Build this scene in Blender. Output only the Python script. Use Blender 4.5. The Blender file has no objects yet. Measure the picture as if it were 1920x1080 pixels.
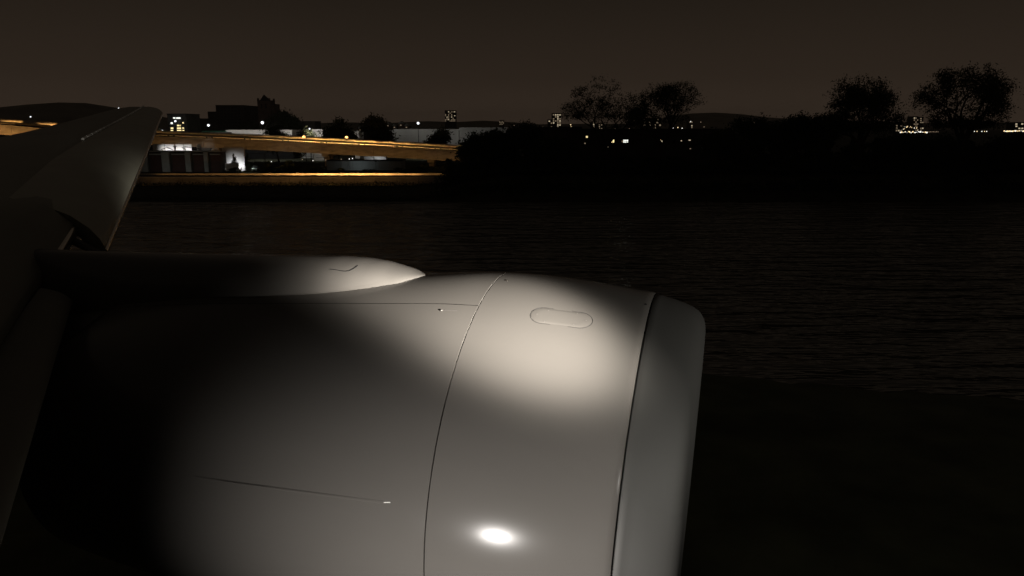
import bpy, bmesh, math, random
from mathutils import Vector, Matrix
random.seed(7)
R = math.radians
sc = bpy.context.scene
col = sc.collection

# ------------------------------------------------------------------ camera
H = 15.0                                  # eye height above the water
F = 1371.0                                # focal length in photograph pixels (1920 wide)
TH = math.atan(302 / F)                   # downward pitch
cam_d = bpy.data.cameras.new('camera')
cam = bpy.data.objects.new('camera', cam_d)
col.objects.link(cam)
cam.location = (0, 0, H)
cam.rotation_euler = (math.pi / 2 - TH, 0, 0)
cam_d.sensor_width = 36
cam_d.lens = 36 * F / 1920
cam_d.clip_start = .05
cam_d.clip_end = 20000
sc.camera = cam

# ------------------------------------------------------------------ night sky with city glow
w = bpy.data.worlds.new('World')
sc.world = w
w.use_nodes = True
nt = w.node_tree
nt.nodes.clear()
wo = nt.nodes.new('ShaderNodeOutputWorld')
bg = nt.nodes.new('ShaderNodeBackground')
tc = nt.nodes.new('ShaderNodeTexCoord')
sx = nt.nodes.new('ShaderNodeSeparateXYZ')
rp = nt.nodes.new('ShaderNodeValToRGB')
nz = nt.nodes.new('ShaderNodeTexNoise')
nz.inputs['Scale'].default_value = 2.2
nz.inputs['Detail'].default_value = 3
mr = nt.nodes.new('ShaderNodeMapRange')
mr.inputs['To Min'].default_value = .9
mr.inputs['To Max'].default_value = 1.1
mx = nt.nodes.new('ShaderNodeVectorMath')
mx.operation = 'SCALE'
nt.links.new(tc.outputs['Generated'], sx.inputs[0])
nt.links.new(tc.outputs['Generated'], nz.inputs['Vector'])
nt.links.new(nz.outputs['Fac'], mr.inputs['Value'])
nt.links.new(sx.outputs['Z'], rp.inputs['Fac'])
e = rp.color_ramp.elements
e[0].position = 0.0
e[0].color = (.0420, .0290, .0203, 1)
e[1].position = 1.0
e[1].color = (.0060, .0050, .0041, 1)
for p, c in ((.02, (.0378, .0262, .0184, 1)), (.06, (.0268, .0187, .0130, 1)), (.16, (.0155, .0113, .0079, 1)), (.34, (.0215, .0168, .0126, 1))):
    k = e.new(p)
    k.color = c
nt.links.new(rp.outputs['Color'], mx.inputs[0])
nt.links.new(mr.outputs['Result'], mx.inputs['Scale'])
nt.links.new(mx.outputs['Vector'], bg.inputs['Color'])
bg.inputs['Strength'].default_value = 1.0
nt.links.new(bg.outputs[0], wo.inputs['Surface'])
sc.view_settings.view_transform = 'Standard'
sc.view_settings.look = 'None'
sc.view_settings.exposure = 0
sc.view_settings.gamma = 1
sc.view_settings.use_curve_mapping = False
sc.render.engine = 'CYCLES'
sc.cycles.max_bounces = 5
sc.cycles.diffuse_bounces = 2
sc.cycles.glossy_bounces = 3
sc.cycles.sample_clamp_indirect = 1.0
sc.cycles.use_denoising = True
sc.cycles.caustics_reflective = False
sc.cycles.caustics_refractive = False
sc.cycles.use_light_tree = True

HAZE = .00007
# airliner's lamps: strength settings kept here
LAND_P, SCAN_P, FILL_P = 960.0, 16800.0, 620.0

# ------------------------------------------------------------------ helpers
def pt(px, py, D):
    """world point seen at photograph pixel px,py, D metres out over the water"""
    v = (540 - py) / F
    d = Vector(((px - 960) / F, math.cos(TH) + v * math.sin(TH), -math.sin(TH) + v * math.cos(TH)))
    return Vector((0, 0, H)) + d * (D / d.y)

def mat(name, color, rough=.7, metal=0, noise=.25, scale=4, bump=0, bscale=None, emit=None, estr=0, spec=.5, stretch=None, coat=0):
    m = bpy.data.materials.new(name)
    m.use_nodes = True
    n = m.node_tree
    b = n.nodes['Principled BSDF']
    b.inputs['Roughness'].default_value = rough
    b.inputs['Metallic'].default_value = metal
    b.inputs['Specular IOR Level'].default_value = spec if rough < .75 else .12
    b.inputs['Coat Weight'].default_value = coat
    c = n.nodes.new('ShaderNodeTexCoord')
    mp = n.nodes.new('ShaderNodeMapping')
    if stretch:
        mp.inputs['Scale'].default_value = stretch
    n.links.new(c.outputs['Object'], mp.inputs[0])
    t = n.nodes.new('ShaderNodeTexNoise')
    t.inputs['Scale'].default_value = scale
    t.inputs['Detail'].default_value = 5
    n.links.new(mp.outputs[0], t.inputs['Vector'])
    r = n.nodes.new('ShaderNodeValToRGB')
    r.color_ramp.elements[0].position = .3
    r.color_ramp.elements[1].position = .7
    lo = [max(0, x * (1 - noise)) for x in color]
    hi = [min(1, x * (1 + noise)) for x in color]
    r.color_ramp.elements[0].color = (*lo, 1)
    r.color_ramp.elements[1].color = (*hi, 1)
    n.links.new(t.outputs['Fac'], r.inputs[0])
    n.links.new(r.outputs[0], b.inputs['Base Color'])
    if bump:
        t2 = n.nodes.new('ShaderNodeTexNoise')
        t2.inputs['Scale'].default_value = bscale or scale * 3
        t2.inputs['Detail'].default_value = 4
        n.links.new(mp.outputs[0], t2.inputs['Vector'])
        bp = n.nodes.new('ShaderNodeBump')
        bp.inputs['Strength'].default_value = bump
        n.links.new(t2.outputs['Fac'], bp.inputs['Height'])
        n.links.new(bp.outputs[0], b.inputs['Normal'])
    if emit:
        b.inputs['Emission Color'].default_value = (*emit, 1)
        b.inputs['Emission Strength'].default_value = estr
    return m

def prop(o, label=None, cat=None, group=None, kind=None):
    if label: o['label'] = label
    if cat: o['category'] = cat
    if group: o['group'] = group
    if kind: o['kind'] = kind
    return o

def link(name, me, m=None, parent=None, smooth=False):
    o = bpy.data.objects.new(name, me)
    col.objects.link(o)
    if m and not me.materials:
        me.materials.append(m)
    if parent:
        o.parent = parent
    if smooth:
        for p in me.polygons:
            p.use_smooth = True
    return o

def empty(name, loc=(0, 0, 0), rz=0, label=None, cat=None, group=None):
    o = bpy.data.objects.new(name, None)
    o.empty_display_size = .5
    col.objects.link(o)
    o.location = loc
    o.rotation_euler = (0, 0, rz)
    return prop(o, label, cat, group)

class MB:
    def __init__(s):
        s.v, s.f = [], []
    def add(s, vs, fs):
        k = len(s.v)
        s.v += [tuple(x) for x in vs]
        s.f += [tuple(i + k for i in q) for q in fs]
    def box(s, x0, x1, y0, y1, z0, z1):
        s.add([(x0, y0, z0), (x1, y0, z0), (x1, y1, z0), (x0, y1, z0), (x0, y0, z1), (x1, y0, z1), (x1, y1, z1), (x0, y1, z1)],
              [(0, 3, 2, 1), (4, 5, 6, 7), (0, 1, 5, 4), (1, 2, 6, 5), (2, 3, 7, 6), (3, 0, 4, 7)])
        return s
    def tube(s, a, b, ra, rb, n=6, caps=True):
        a, b = Vector(a), Vector(b)
        d = (b - a)
        if d.length < 1e-6: return s
        d.normalize()
        u = d.orthogonal().normalized()
        v = d.cross(u)
        vs = []
        for P, r in ((a, ra), (b, rb)):
            for i in range(n):
                t = 2 * math.pi * i / n
                vs.append(P + u * (r * math.cos(t)) + v * (r * math.sin(t)))
        fs = [(i, (i + 1) % n, n + (i + 1) % n, n + i) for i in range(n)]
        if caps:
            fs += [tuple(range(n - 1, -1, -1)), tuple(range(n, 2 * n))]
        s.add(vs, fs)
        return s
    def ball(s, c, r, n=8, m=5, sz=1):
        c = Vector(c)
        vs = [c + Vector((0, 0, r * sz))]
        for j in range(1, m):
            ph = math.pi * j / m
            for i in range(n):
                t = 2 * math.pi * i / n
                vs.append(c + Vector((r * math.sin(ph) * math.cos(t), r * math.sin(ph) * math.sin(t), r * sz * math.cos(ph))))
        vs.append(c - Vector((0, 0, r * sz)))
        fs = []
        for i in range(n):
            fs.append((0, 1 + i, 1 + (i + 1) % n))
            L = 1 + (m - 2) * n
            fs.append((len(vs) - 1, L + (i + 1) % n, L + i))
            for j in range(m - 2):
                a_, b_ = 1 + j * n + i, 1 + j * n + (i + 1) % n
                fs.append((a_, a_ + n, b_ + n, b_))
        s.add(vs, fs)
        return s
    def grid(s, rows, close_u=False, flip=False):
        k = len(s.v)
        n = len(rows[0])
        for r_ in rows:
            s.v += [tuple(p) for p in r_]
        for i in range(len(rows) - 1):
            for j in range(n if close_u else n - 1):
                q = (k + i * n + j, k + i * n + (j + 1) % n, k + (i + 1) * n + (j + 1) % n, k + (i + 1) * n + j)
                s.f.append(q[::-1] if flip else q)
        return s
    def mesh(s, name):
        me = bpy.data.meshes.new(name)
        me.from_pydata(s.v, [], s.f)
        me.update()
        return me
    def build(s, name, m=None, parent=None, smooth=False):
        return link(name, s.mesh(name), m, parent, smooth)

def smooth_angle(o, ang=35):
    me = o.data
    bm = bmesh.new()
    bm.from_mesh(me)
    bmesh.ops.recalc_face_normals(bm, faces=bm.faces)
    for f in bm.faces: f.smooth = True
    for ed in bm.edges:
        if len(ed.link_faces) == 2 and ed.calc_face_angle(0) > R(ang):
            ed.smooth = False
    bm.to_mesh(me)
    bm.free()

def point_light(name, loc, power, color, radius, parent=None, spot=None, aim=None, blend=.6):
    ld = bpy.data.lights.new(name, 'SPOT' if spot else 'POINT')
    ld.energy = power
    ld.color = color
    ld.shadow_soft_size = radius
    if spot:
        ld.spot_size = R(spot)
        ld.spot_blend = blend
    o = bpy.data.objects.new(name, ld)
    col.objects.link(o)
    o.location = loc
    if parent: o.parent = parent
    if aim is not None:
        d = Vector(aim) - Vector(loc)
        o.rotation_euler = d.to_track_quat('-Z', 'Y').to_euler()
    return o

def strip_light(name, loc, lx, ly, power, color, aim, parent=None, spread=180):
    ld = bpy.data.lights.new(name, 'AREA')
    ld.shape = 'RECTANGLE'
    ld.size, ld.size_y = lx, ly
    ld.energy = power
    ld.color = color
    ld.spread = R(spread)
    o = bpy.data.objects.new(name, ld)
    col.objects.link(o)
    o.location = loc
    if parent: o.parent = parent
    d = Vector(aim).normalized()
    zx = -d
    xx = Vector((1, 0, 0))
    yy = zx.cross(xx).normalized()
    o.rotation_euler = Matrix((xx, yy, zx)).transposed().to_euler()
    return o

# ------------------------------------------------------------------ materials
M = {}
M['cowl'] = mat('grey cowl paint', (.128, .120, .110), .20, 0, .07, 1.3, spec=.15, stretch=(.35, 1, 1), bump=.012, bscale=1.1)
M['lip'] = mat('dull metal intake lip', (.072, .071, .066), .6, .1, .06, 2.0, spec=.4)
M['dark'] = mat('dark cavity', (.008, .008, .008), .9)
M['wing'] = mat('grey wing paint', (.20, .198, .16), .45, 0, .12, .8, stretch=(1, .4, 1))
M['slat'] = mat('bare slat metal', (.30, .30, .24), .38, .35, .1, 1.5)
M['slat_shade'] = mat('inboard slat metal with painted shade', (.15, .145, .12), .55, 0, .1, 1.5)  # shade put into the colour: darker slat metal against the landing light
M['edge'] = mat('polished nose metal', (.85, .78, .68), .16, 1, .06, 6)
M['trim'] = mat('white edge glint and trim', (.8, .79, .74), .5)
M['rivet'] = mat('panel hardware', (.16, .15, .14), .35, .3)
M['blade'] = mat('fan blade titanium', (.2, .2, .21), .3, .9)
M['rubber'] = mat('black seal', (.01, .01, .01), .7)
M['ground'] = mat('rough dark grass', (.075, .08, .045), .95, 0, .4, .35, bump=.3, bscale=3)
M['land'] = mat('far land', (.04, .042, .026), .95, 0, .4, .03)
M['bank'] = mat('river bank turf and mud', (.035, .034, .022), .95, 0, .4, .4, bump=.3)
M['asphalt'] = mat('asphalt', (.06, .057, .052), .85, 0, .3, 2)
M['concrete'] = mat('stained concrete', (.34, .31, .27), .85, 0, .28, .35, bump=.2, bscale=2, stretch=(1, 1, 3))
M['pale_concrete'] = mat('pale kerb concrete', (.45, .42, .37), .8, 0, .2, 1)
M['steel'] = mat('weathered steel rail', (.05, .045, .04), .6, .4)
M['rail'] = mat('galvanised rail', (.32, .30, .27), .5, .3)
M['white_clad'] = mat('pale metal cladding', (.62, .60, .56), .6, 0, .12, .25, stretch=(1, 1, .3))
M['grey_clad'] = mat('grey metal cladding', (.33, .33, .31), .65, 0, .18, .2, stretch=(1, 1, .3))
M['green_roof'] = mat('green sheet roof', (.03, .16, .09), .6, 0, .2, .3)
M['red_trim'] = mat('dull red trim', (.22, .05, .04), .6)
M['brick'] = mat('dark brick', (.12, .085, .065), .9, 0, .25, .6)
M['darkwall'] = mat('dark building wall', (.075, .07, .062), .85, 0, .25, .15)
M['roof'] = mat('dark roof felt', (.05, .048, .045), .9)
M['door'] = mat('dark red roller door', (.07, .03, .026), .7, 0, .2, 1)
M['pier'] = mat('pillar render', (.30, .31, .30), .85, 0, .2, .5)
M['glass_dark'] = mat('unlit window glass', (.02, .022, .025), .12)
M['bark'] = mat('dark bark', (.06, .048, .036), .9, 0, .3, 3, bump=.4)
M['leaf'] = mat('dark leaves', (.035, .048, .022), .75, 0, .35, .5)
M['leaf_b'] = mat('olive leaves', (.052, .055, .026), .75, 0, .35, .5)
M['hill'] = mat('haze-lightened hill', (.16, .15, .12), .95, 0, .35, .01)  # colour lightened to stand in for distance haze
M['car'] = mat('silver green car paint', (.34, .38, .34), .3, .4)
M['tyre'] = mat('tyre rubber', (.02, .02, .02), .8)
M['warm_win'] = mat('warm lit window', (.4, .35, .2), .5, emit=(1, .80, .38), estr=1.25)
M['white_win'] = mat('cool lit window', (.5, .5, .5), .5, emit=(.95, .97, .88), estr=1.3)
M['dim_win'] = mat('dimly lit window', (.4, .35, .3), .5, emit=(1, .76, .50), estr=.20)
M['amber'] = mat('sodium lamp glass', (.8, .5, .2), .4, emit=(1, .60, .20), estr=1.5)
M['white_lamp'] = mat('white lamp glass', (.9, .9, .9), .4, emit=(.94, .96, 1), estr=1.7)
M['far_lamp'] = mat('far warm lamp glass', (.9, .8, .6), .4, emit=(1, .74, .40), estr=1.6)
M['far_lamp_white'] = mat('far white lamp glass', (.9, .9, .9), .4, emit=(1, .97, .88), estr=1.5)
M['dim_lamp'] = mat('far dim lamp glass', (.8, .7, .5), .4, emit=(1, .72, .48), estr=.35)

# water: dark glossy with long low ripples
wm = bpy.data.materials.new('dark river water')
wm.use_nodes = True
n = wm.node_tree
b = n.nodes['Principled BSDF']
b.inputs['Base Color'].default_value = (.07, .063, .047, 1)
b.inputs['Roughness'].default_value = .1
b.inputs['IOR'].default_value = 1.65
c = n.nodes.new('ShaderNodeTexCoord')
acc = None
for sxs, sys_, sc_, det, amt in ((.055, .30, 1.0, 3, .7), (.17, .62, 1.0, 3, .75), (.014, .05, 1.0, 2, 1.3)):
    mp = n.nodes.new('ShaderNodeMapping')
    mp.inputs['Scale'].default_value = (sxs, sys_, 1)
    mp.inputs['Rotation'].default_value = (0, 0, R(3))
    t = n.nodes.new('ShaderNodeTexNoise')
    t.inputs['Scale'].default_value = sc_
    t.inputs['Detail'].default_value = det
    n.links.new(c.outputs['Object'], mp.inputs[0])
    n.links.new(mp.outputs[0], t.inputs['Vector'])
    ml = n.nodes.new('ShaderNodeMath')
    ml.operation = 'MULTIPLY'
    ml.inputs[1].default_value = amt
    n.links.new(t.outputs['Fac'], ml.inputs[0])
    if acc is None:
        acc = ml.outputs[0]
    else:
        ad = n.nodes.new('ShaderNodeMath')
        n.links.new(acc, ad.inputs[0])
        n.links.new(ml.outputs[0], ad.inputs[1])
        acc = ad.outputs[0]
bp = n.nodes.new('ShaderNodeBump')
bp.inputs['Strength'].default_value = 1.0
bp.inputs['Distance'].default_value = 1.15
n.links.new(acc, bp.inputs['Height'])
n.links.new(bp.outputs[0], b.inputs['Normal'])
M['water'] = wm

# ------------------------------------------------------------------ terrain
FLY = (-.268, .0)  # flight direction runs 15.5 degrees towards the camera side
def near_shore(x):       # near bank runs parallel with the aircraft
    return 43.4 - (x - 11.5) * .277

rows = []
xs = [-900, -500, -300, -200, -150, -120, -100, -80, -60, -45, -30, -20, -10, 0, 6, 9] + [10 + 1.3 * k for k in range(24)] + [45, 60, 80, 120, 160, 250, 400, 700]
random.seed(3)
for x in xs:
    y = near_shore(x) + random.uniform(-.5, .5)
    rows.append([(x, y - 500, .9), (x, y - 60, .9), (x, y - 14, .8), (x, y - 4, .55), (x, y - .8, .2), (x, y + 3, -1.0), (x, y + 6, -2.2)])
prop(MB().grid(rows).build('near_bank', M['ground'], smooth=True), kind='structure')
wt = MB()
wt.add([(-2500, -400, 0), (2500, -400, 0), (2500, 170, 0), (-2500, 170, 0)], [(0, 1, 2, 3)])
prop(wt.build('river_water', M['water']), kind='structure')
# river bed
wt = MB()
wt.add([(-2500, -400, -2.1), (2500, -400, -2.1), (2500, 170, -2.1), (-2500, 170, -2.1)], [(0, 1, 2, 3)])
prop(wt.build('river_bed', M['bank']), kind='structure')

def sstep(a, b_, x):
    t = min(1, max(0, (x - a) / (b_ - a)))
    return t * t * (3 - 2 * t)
# far bank: low on the left, wooded rise on the right
rows = []
xs = [-2500, -900, -500, -300, -200, -150] + list(range(-120, 200, 8)) + [220, 300, 450, 700, 1200, 2500]
for x in xs:
    j = random.uniform(-.8, .8)
    k = sstep(-22, 2, x)
    hi = 4.6 * k
    rows.append([(x, 147.5 + j, -2.3), (x, 149.2 + j, -.5), (x, 151 + j, .35 + .4 * k), (x, 158 + j, .75 + .35 * hi), (x, 168, 1.0 + .7 * hi), (x, 179.5, 1.1 + hi)])
prop(MB().grid(rows).build('far_bank', M['bank'], smooth=True), kind='structure')
WALL_Y = 180.0
rows = []
for x in xs:
    k = sstep(-22, 2, x)
    hi = 1.1 + 4.6 * k
    lv = max(2.9, hi)
    rows.append([(x, 179.5, hi), (x, 180.2, hi), (x, 180.6, lv if k > .02 else 2.7), (x, 187, lv - .06 if k > .02 else 2.7), (x, 240, 3.0 + 1.6 * k), (x, 420, 3.0), (x, 1500, 2), (x, 9000, 0)])
prop(MB().grid(rows).build('far_land', M['land']), kind='structure')

# hills on the horizon
def hill(name, D, prof, depth=900):
    rows = []
    for i, (px, py) in enumerate(prof):
        P = pt(px, py, D)
        rows.append([(P.x, D - depth * .5, -2), (P.x, D - depth * .25, 2 + (P.z) * .55), (P.x, D, P.z), (P.x * 1.1, D + depth * .5, P.z * .6), (P.x * 1.2, D + depth, -2)])
    prop(MB().grid(rows).build(name, M['hill'], smooth=True), kind='structure')
hill('hill', 3600, [(-400, 205), (-200, 199), (-60, 202), (0, 201), (50, 196), (110, 192), (160, 193), (200, 199), (240, 206), (320, 222), (400, 229), (520, 232), (640, 232)])
hill('hill', 4200, [(1180, 232), (1230, 224), (1290, 213), (1340, 211), (1390, 214), (1440, 220), (1500, 224), (1600, 226), (1750, 231), (1900, 229), (2200, 226), (2600, 230)])
hill('hill', 2600, [(560, 233), (640, 229), (720, 231), (800, 227), (850, 229), (905, 226), (960, 229), (1010, 233), (1100, 232), (1250, 233)], 500)

# ------------------------------------------------------------------ trees
def leaf_quad(mb, c, s, rnd):
    ax = Vector((rnd.gauss(0, 1), rnd.gauss(0, 1), rnd.gauss(0, .8))).normalized()
    u = ax.orthogonal().normalized()
    v = ax.cross(u)
    t = rnd.uniform(0, 6.28)
    u2 = u * math.cos(t) + v * math.sin(t)
    v2 = ax.cross(u2)
    mb.add([c - u2 * s, c + v2 * s * .36, c + u2 * s, c - v2 * s * .36], [(0, 1, 2, 3)])

def tree_meshes(h, cw, seed, trunk_frac=.3, leaf=.34, nleaf=26, spread=1.0, depth=5, lean=0, clump=.75, fill=0, cut=.12, tr=.3, twig=0):
    """branching tree h metres high with crown cw wide; returns wood MB, leaf MB"""
    rnd = random.Random(seed)
    wood, lv = MB(), MB()
    tips = []
    def grow(p, d, L, r, lvl):
        segs = 2 if lvl < 3 else 1
        q = p
        for _ in range(segs):
            d2 = (d + Vector((rnd.gauss(0, .13), rnd.gauss(0, .13), rnd.gauss(.03, .07)))).normalized()
            q2 = q + d2 * (L / segs)
            r2 = r * (.84 if segs == 2 else .7)
            wood.tube(q, q2, r, r2, 6 if lvl < 2 else (4 if lvl < 4 else 3), caps=False)
            q, d, r = q2, d2, r2
        if lvl >= depth:
            tips.append(q)
            return
        if lvl >= 3: tips.append(q)
        k = rnd.choice((2, 3, 3)) if lvl > 0 else rnd.choice((4, 5))
        a0 = rnd.uniform(0, 6.28)
        for i in range(k):
            az = a0 + i * 6.283 / k + rnd.uniform(-.4, .4)
            tilt = rnd.uniform(.35, .85) * spread if lvl else rnd.uniform(.3, .95) * spread
            u = d.orthogonal().normalized()
            v = d.cross(u)
            nd = (d * math.cos(tilt) + (u * math.cos(az) + v * math.sin(az)) * math.sin(tilt)).normalized()
            grow(q, nd, L * rnd.uniform(.66, .86), r * .68, lvl + 1)
    d0 = Vector((lean, 0, 1)).normalized()
    grow(Vector((0, 0, -.4)), d0, 10 * trunk_frac, tr, 0)
    mxz = max(p.z for p in tips)
    xs_ = sorted(p.x for p in tips)
    lo, hi = xs_[int(len(tips) * .02)], xs_[int(len(tips) * .98)]
    mid_ = (lo + hi) / 2
    sz, sr = (h - clump * .8) / (mxz), max(.5, cw - clump * 1.6) / (hi - lo)
    def S(p):
        f = min(1, max(0, p[2] / (mxz * .45)))
        return ((p[0] - mid_ * f) * sr, p[1] * sr, p[2] * sz)
    wood.v = [S(v) for v in wood.v]
    for t in tips:
        c = Vector(S(t))
        if rnd.random() < .12 or c.z < h * cut: continue
        for _ in range(nleaf):
            o = Vector((rnd.gauss(0, clump), rnd.gauss(0, clump), rnd.gauss(-.05, clump * .75)))
            leaf_quad(lv, c + o, leaf * rnd.uniform(.6, 1.3), rnd)
    ctr = Vector((0, 0, h * .55))
    for t in tips if twig else []:
        c = Vector(S(t))
        if c.z < h * cut: continue
        for _ in range(twig):
            d = ((c - ctr).normalized() + Vector((rnd.gauss(0, .6), rnd.gauss(0, .6), rnd.gauss(.1, .5)))).normalized()
            a_ = c + Vector((rnd.gauss(0, clump * .5), rnd.gauss(0, clump * .5), rnd.gauss(0, clump * .4)))
            L_ = rnd.uniform(.5, 1.3)
            sd = d.orthogonal().normalized() * .035
            lv.add([a_ - sd, a_ + sd, a_ + d * L_ + Vector((0, 0, rnd.uniform(-.1, .1)))], [(0, 1, 2)])
    for _ in range(fill):
        u = Vector((rnd.gauss(0, 1), rnd.gauss(0, 1), rnd.gauss(0, 1))).normalized() * rnd.uniform(.45, 1) ** .5
        c = Vector((u.x * cw * .46, u.y * cw * .44, h * .55 + u.z * h * .42))
        if c.z < h * (cut + .08): c.z = h * (cut + .08) + rnd.uniform(0, 1.5)
        for _ in range(nleaf):
            leaf_quad(lv, c + Vector((rnd.gauss(0, clump * .7), rnd.gauss(0, clump * .7), rnd.gauss(0, clump * .6))), leaf * rnd.uniform(.6, 1.3), rnd)
    return wood, lv

def put_tree(name, px, topy, wpx, D, ground, seed, label, cat='tree', group=None, leafm='leaf', **kw):
    P = pt(px, topy, D)
    h = P.z - ground
    cw = wpx / F * D / math.cos(TH) * .98
    root = empty(name, (P.x, D, ground), 0, label, cat, group)
    wd, lv = tree_meshes(h, cw, seed, **kw)
    wd.build('trunk', M['bark'], root, True)
    lv.build('crown', M[leafm], root)
    return root

def shrub_mesh(seed, n=1500, leaf=.045):
    """unit shrub: 1 wide, 1 high"""
    rnd = random.Random(seed)
    wd, lv = MB(), MB()
    cl = []
    for i in range(26):
        a = rnd.uniform(0, 6.28)
        rr = abs(rnd.gauss(0, .26))
        z = rnd.uniform(.15, .93) * (1 - .75 * min(1, rr * 1.6) ** 2)
        cl.append((Vector((rr * math.cos(a), rr * math.sin(a), z)), rnd.uniform(.05, .12)))
    for c, r in cl:
        wd.tube((c.x * .15, c.y * .15, -.03), c, .014, .004, 4, False)
        for _ in range(n // 26):
            d = Vector((rnd.gauss(0, 1), rnd.gauss(0, 1), rnd.gauss(0, 1))).normalized() * (r * rnd.uniform(.35, 1.15))
            leaf_quad(lv, c + d, leaf * rnd.uniform(.5, 1.2), rnd)
    for _ in range(n // 3):
        a = rnd.uniform(0, 6.28)
        rr = .46 * math.sqrt(rnd.random())
        leaf_quad(lv, Vector((rr * math.cos(a), rr * math.sin(a), rnd.uniform(0, .5))), leaf, rnd)
    return wd.mesh('stems'), lv.mesh('foliage')
SHRUBS = [shrub_mesh(40 + i) for i in range(5)]
for a_, b_ in SHRUBS:
    a_.materials.append(M['bark'])
    b_.materials.append(M['leaf'])

def ground_at(x, D):
    k = sstep(-22, 2, x)
    if D < 168: return .5 + 2.0 * k
    if D < 180: return 1.1 + 4.2 * k
    return 2.9 + 2.6 * k

def put_shrub(px, topy, wpx, D, i, label, group=None, name='shrub'):
    P = pt(px, topy, D)
    g = ground_at(P.x, D) - .3
    wd_ = wpx / F * D
    root = empty(name, (P.x, D, g), random.uniform(0, 6.28), label, 'shrub', group)
    root.scale = (wd_, wd_, (P.z - g) * 1.03)
    a_, b_ = SHRUBS[i % 5]
    link('stems', a_, None, root)
    link('foliage', b_, None, root)
    return root

# ------------------------------------------------------------------ elevated road
def catmull(tab, x):
    for i in range(len(tab) - 1):
        if x <= tab[i + 1][0] or i == len(tab) - 2:
            p0 = tab[max(0, i - 1)]; p1 = tab[i]; p2 = tab[i + 1]; p3 = tab[min(len(tab) - 1, i + 2)]
            t = (x - p1[0]) / (p2[0] - p1[0])
            m1 = (p2[1] - p0[1]) / (p2[0] - p0[0]) * (p2[0] - p1[0])
            m2 = (p3[1] - p1[1]) / (p3[0] - p1[0]) * (p2[0] - p1[0])
            return (2 * t**3 - 3 * t**2 + 1) * p1[1] + (t**3 - 2 * t**2 + t) * m1 + (-2 * t**3 + 3 * t**2) * p2[1] + (t**3 - t**2) * m2
def bez(tab, x):
    for (a_, b_), (c_, d_) in zip(tab, tab[1:]):
        if x <= c_:
            return b_ + (d_ - b_) * (x - a_) / (c_ - a_)
    return tab[-1][1]
LEDGE = [(-420, 214), (-200, 222.5), (0, 234.5), (150, 247), (295, 256.5), (412, 261.1), (530, 266.2), (640, 271.7), (760, 278.2), (870, 284.8), (960, 290.8), (1100, 300)]
SOFF = [(-420, 232), (-200, 241), (0, 252.5), (150, 264), (295, 273), (412, 278), (530, 284), (640, 290.3), (760, 297.2), (870, 303.5), (960, 308.8), (1100, 317)]
BD = 228.0
def bz(px, tab): return pt(px, catmull(tab, px), BD)
bridge = empty('elevated_road', (0, 0, 0), 0, 'long sloping elevated road of brown concrete lit amber on top, beyond the river', 'bridge')
stations = list(range(-420, 1101, 20))
# fascia girders in panels
for a_, b_ in zip(stations[::2], stations[2::2]):
    mb = MB()
    rows = []
    for px in (a_ + .2, (a_ + b_) / 2, b_ - .2):
        T, B = bz(px, LEDGE), bz(px, SOFF)
        rows.append([(T.x, BD, T.z), (T.x, BD + .5, T.z), (T.x, BD + .9, B.z), (T.x, BD + .15, B.z)])
    mb.grid(rows, close_u=True)
    k = len(rows) * 4
    mb.f += [(3, 2, 1, 0), (k - 4, k - 3, k - 2, k - 1)]
    mb.build('girder_panel', M['concrete'], bridge)
dk, lg, pr, pb, soffit = [], [], [], [], []
RW = 13.0
for px in stations:
    T, B = bz(px, LEDGE), bz(px, SOFF)
    x, z = T.x, T.z
    lg.append([(x, BD - .2, z + .02), (x, BD - .2, z + .12), (x, BD + .75, z + .12), (x, BD + .75, z + .02)])
    dk.append([(x, BD + .75, z - .02), (x, BD + RW, z - .02), (x, BD + RW, z - .3), (x, BD + .95, z - .3)])
    pr.append([(x, BD + RW - .35, z), (x, BD + RW - .35, z + 1.62), (x, BD + RW, z + 1.62), (x, BD + RW, z)])
    pb.append([(x, BD + RW + .1, z - .2), (x, BD + RW, z - 2.2), (x, BD + RW - .8, z - 2.6), (x, BD + RW - .9, z - .32)])
    soffit.append([(x, BD + 3.4, z - .32), (x, BD + 3.6, B.z - .05), (x, BD + 9, B.z - .05), (x, BD + 9.2, z - .32)])
MB().grid(lg, close_u=True, flip=True).build('kerb_ledge', M['pale_concrete'], bridge)
MB().grid(dk, close_u=True, flip=True).build('road_deck', M['asphalt'], bridge)
MB().grid(pr, close_u=True, flip=True).build('far_parapet', M['pale_concrete'], bridge)
MB().grid(pb, close_u=True, flip=True).build('rear_girder', M['concrete'], bridge)
MB().grid(soffit, close_u=True, flip=True).build('inner_girder', M['concrete'], bridge)
# near rail: one dark beam on pairs of posts
rl = []
for px in stations:
    T = bz(px, LEDGE)
    rl.append([(T.x, BD + .1, T.z + .58), (T.x, BD + .1, T.z + 1.22), (T.x, BD + .28, T.z + 1.22), (T.x, BD + .28, T.z + .58)])
MB().grid(rl, close_u=True, flip=True).build('guard_rail', M['steel'], bridge)
post = MB().box(-.22, .22, -.12, .12, 0, .6).mesh('rail_post')
post.materials.append(M['steel'])
for k in range(-8, 9):
    for off in (0, 10.5):
        px = 530 + 71.5 * k + off
        if -420 < px < 1080:
            T = bz(px, LEDGE)
            link('rail_post', post, None, bridge).location = (T.x, BD + .18, T.z + .02)
for px in (-260, -80, 100, 240, 398, 606, 806, 1010):
    T, B = bz(px, LEDGE), bz(px, SOFF)
    m_ = MB().box(T.x - .8, T.x + .8, BD + 4, BD + 5.6, 2.4, B.z + .1).box(T.x - .8, T.x + .8, BD + 8, BD + 9, 2.4, B.z + .1)
    m_.box(T.x - 1.1, T.x + 1.1, BD + 1.6, BD + 11.6, B.z - .9, B.z - .06)
    m_.build('pier', M['concrete'], bridge)

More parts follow.
